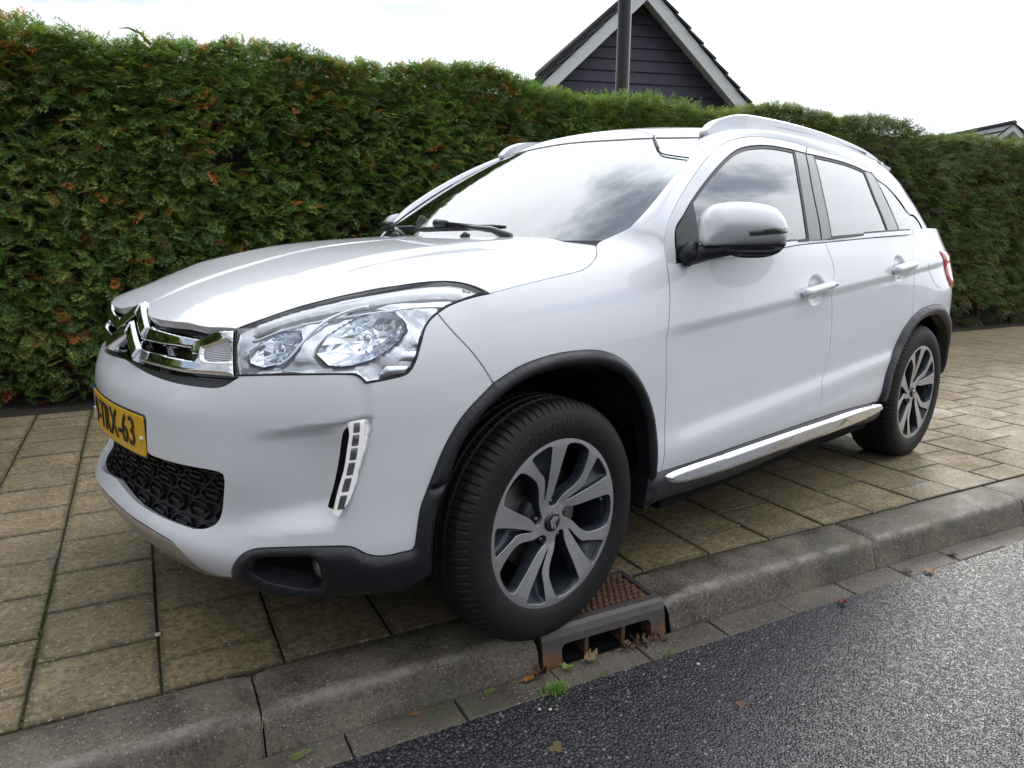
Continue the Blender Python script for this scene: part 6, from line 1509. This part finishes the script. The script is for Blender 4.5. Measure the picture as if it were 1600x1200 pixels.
leaf_obj(.325,-.880,gz+.012,.048,2,'crumpled tan leaf standing in the middle of the drain opening',seed=1,curl=1.1)
leaf_obj(.155,-.874,gz+.010,.055,1,'orange brown leaf at the left foot of the drain',seed=2,curl=.9)
leaf_obj(.115,-.885,gz+.007,.036,0,'small orange leaf just left of the larger one by the drain foot',seed=3,curl=.8)
leaf_obj(.245,-.885,gz+.01,.040,4,'small yellow green leaf before the left part of the drain opening',seed=4,curl=.7,lobes=2)
leaf_obj(1.30,-.975,-.100,.040,3,'small dark red leaf on the gutter edge, right of the drain',seed=6,curl=.5)
leaf_obj(1.80,-.965,-.099,.045,0,'brown orange leaf where the gutter meets the asphalt at right',seed=7,curl=.4)
leaf_obj(2.02,-.915,-.099,.045,1,'dark brown leaf lying on the far gutter stones',seed=8,curl=.4)
leaf_obj(.05,-1.150,-.1055,.050,5,'flat brown leaf stuck on the asphalt, bottom middle',seed=9,curl=.02,lobes=3)
leaf_obj(.58,-1.23,-.105,.036,1,'pale brown leaf on the asphalt right of the grass tuft',seed=10,curl=.15,lobes=3)
leaf_obj(1.72,-.93,-.099,.035,1,'tiny dark leaf near the kerb joint in the gutter',seed=11,curl=.4)
# the heap of shredded leaves in the right of the drain opening
mb=MB(); rr=random.Random(12)
for k in range(60):
    t=rr.gauss(.535,.05); n=-.872+rr.gauss(0,.014); z=gz+rr.random()*.022*(1-abs(t-.535)/.14); c=Vector(W3(t,n,max(z,gz+.001))); 
    d=Vector((rr.uniform(-1,1),rr.uniform(-1,1),rr.uniform(-.3,.8)))*.015; s=Vector((rr.uniform(-1,1),rr.uniform(-1,1),rr.uniform(-.5,.5)))*.008
    mb.add([c-d,c+s,c+d,c-s+Vector((0,0,.004))],[(0,1,2,3)])
o=mb.build('leaf_litter',lfm[1]); tag(o,'heap of shredded dark leaves in the right of the drain opening','leaf litter',kind='stuff')
# grass tuft
grm=mat('grass_blade',(.13,.26,.035),.5); mb=MB()
for k in range(190):
    t=.165+rr.gauss(0,.020); n=-.952+rr.gauss(0,.011); b=Vector(W3(t,n,-.108)); a=rr.uniform(0,6.28); h=rr.uniform(.012,.032); ln=rr.uniform(.006,.022); w_=.0011
    s=Vector((math.cos(a+1.57),math.sin(a+1.57),0))*w_; d=Vector((math.cos(a),math.sin(a),0))
    mb.add([b-s,b+s,b+d*ln*.4+Vector((0,0,h*.6))+s*.8,b+d*ln*.4+Vector((0,0,h*.6))-s*.8,b+d*ln+Vector((0,0,h))],[(0,1,2,3),(3,2,4)])
o=mb.build('grass_tuft',grm); tag(o,'small tuft of bright green grass at the gutter edge','grass')
mb=MB()
for k in range(60):
    t=.56+rr.gauss(0,.02) if k<30 else .30+rr.gauss(0,.03); n=-.955+rr.gauss(0,.006); b=Vector(W3(t,n,-.107)); a=rr.uniform(0,6.28); h=rr.uniform(.006,.014); s=Vector((math.cos(a),math.sin(a),0))*.0014
    mb.add([b-s,b+s,b+s*2+Vector((0,0,h))],[(0,1,2)])
o=mb.build('small_grass',grm); tag(o,'thin green sprouts along the gutter edge beside the drain','grass',kind='stuff')
# conifer sprigs dropped in the gutter
def sprig(t,n,rot,L,m,label,seed):
    q=FR[seed%6]; M=Matrix.Translation(W3(t,n,-.1005))@Matrix.Rotation(rot,4,'Z')@Matrix.Rotation(-.06,4,'Y'); V=[];F=[]
    for f in q:
        b=len(V); V+=[M@Vector((p[0]*L,p[1]*L*.6,p[2]*L*.05+.004)) for p in f]; F.append((b,b+1,b+2,b+3))
    o=mk('conifer_sprig',V,F,m,None,False); tag(o,label,'twig')
sprig(-.545,-.905,KY+.15,.055,lfm[4],'green conifer sprig lying in the gutter at lower left',1)
sprig(-.03,-.893,KY+.3,.045,lfm[4],'short green conifer sprig in the gutter left of the grass tuft',2)
sprig(-.20,-.885,KY+2.9,.035,lfm[0],'orange conifer sprig at the kerb foot, lower left',3)
# dry grass hanging in the kerb joint
mb=MB()
for k in range(9):
    b=Vector(W3(-.588+rr.gauss(0,.003),-.826,-.02)); e=b+Vector((rr.uniform(-.02,.02),rr.uniform(-.012,-.004),-.045+rr.uniform(-.015,.02))); mb.tube([b,(b+e)/2+Vector((rr.uniform(-.006,.006),-.004,0)),e],[.0012,.001,.0004],4)
o=mb.build('dry_grass',mat('straw',(.26,.20,.12),.7)); tag(o,'wisp of dry grass hanging from the kerb joint at lower left','dry grass')
pbm=mat('pale_pebble',(.50,.42,.38),.6)
def pebble(t,n,z,s,label,seed):
    bm=bmesh.new(); bmesh.ops.create_icosphere(bm,subdivisions=2,radius=s)
    for v in bm.verts: v.co*=1+.25*mnoise.noise(v.co*60+Vector((seed,0,0))); v.co.z*=.6
    V=[tuple(v.co) for v in bm.verts];F=[tuple(q.index for q in f.verts) for f in bm.faces]; bm.free(); o=mk('pebble',V,F,pbm,None,True); o.location=W3(t,n,z); tag(o,label,'pebble')
pebble(.605,-1.035,-.103,.006,'pinkish white pebble on the asphalt in front of the drain',1)
pebble(.085,-1.005,-.103,.005,'white pebble on the asphalt below the grass tuft, left of a pair',2)
pebble(.11,-1.018,-.103,.005,'white pebble on the asphalt below the grass tuft, right of a pair',3)
pebble(-.80,-.345,.003,.009,'flat grey pebble lying in the paving joint in front of the car',4)
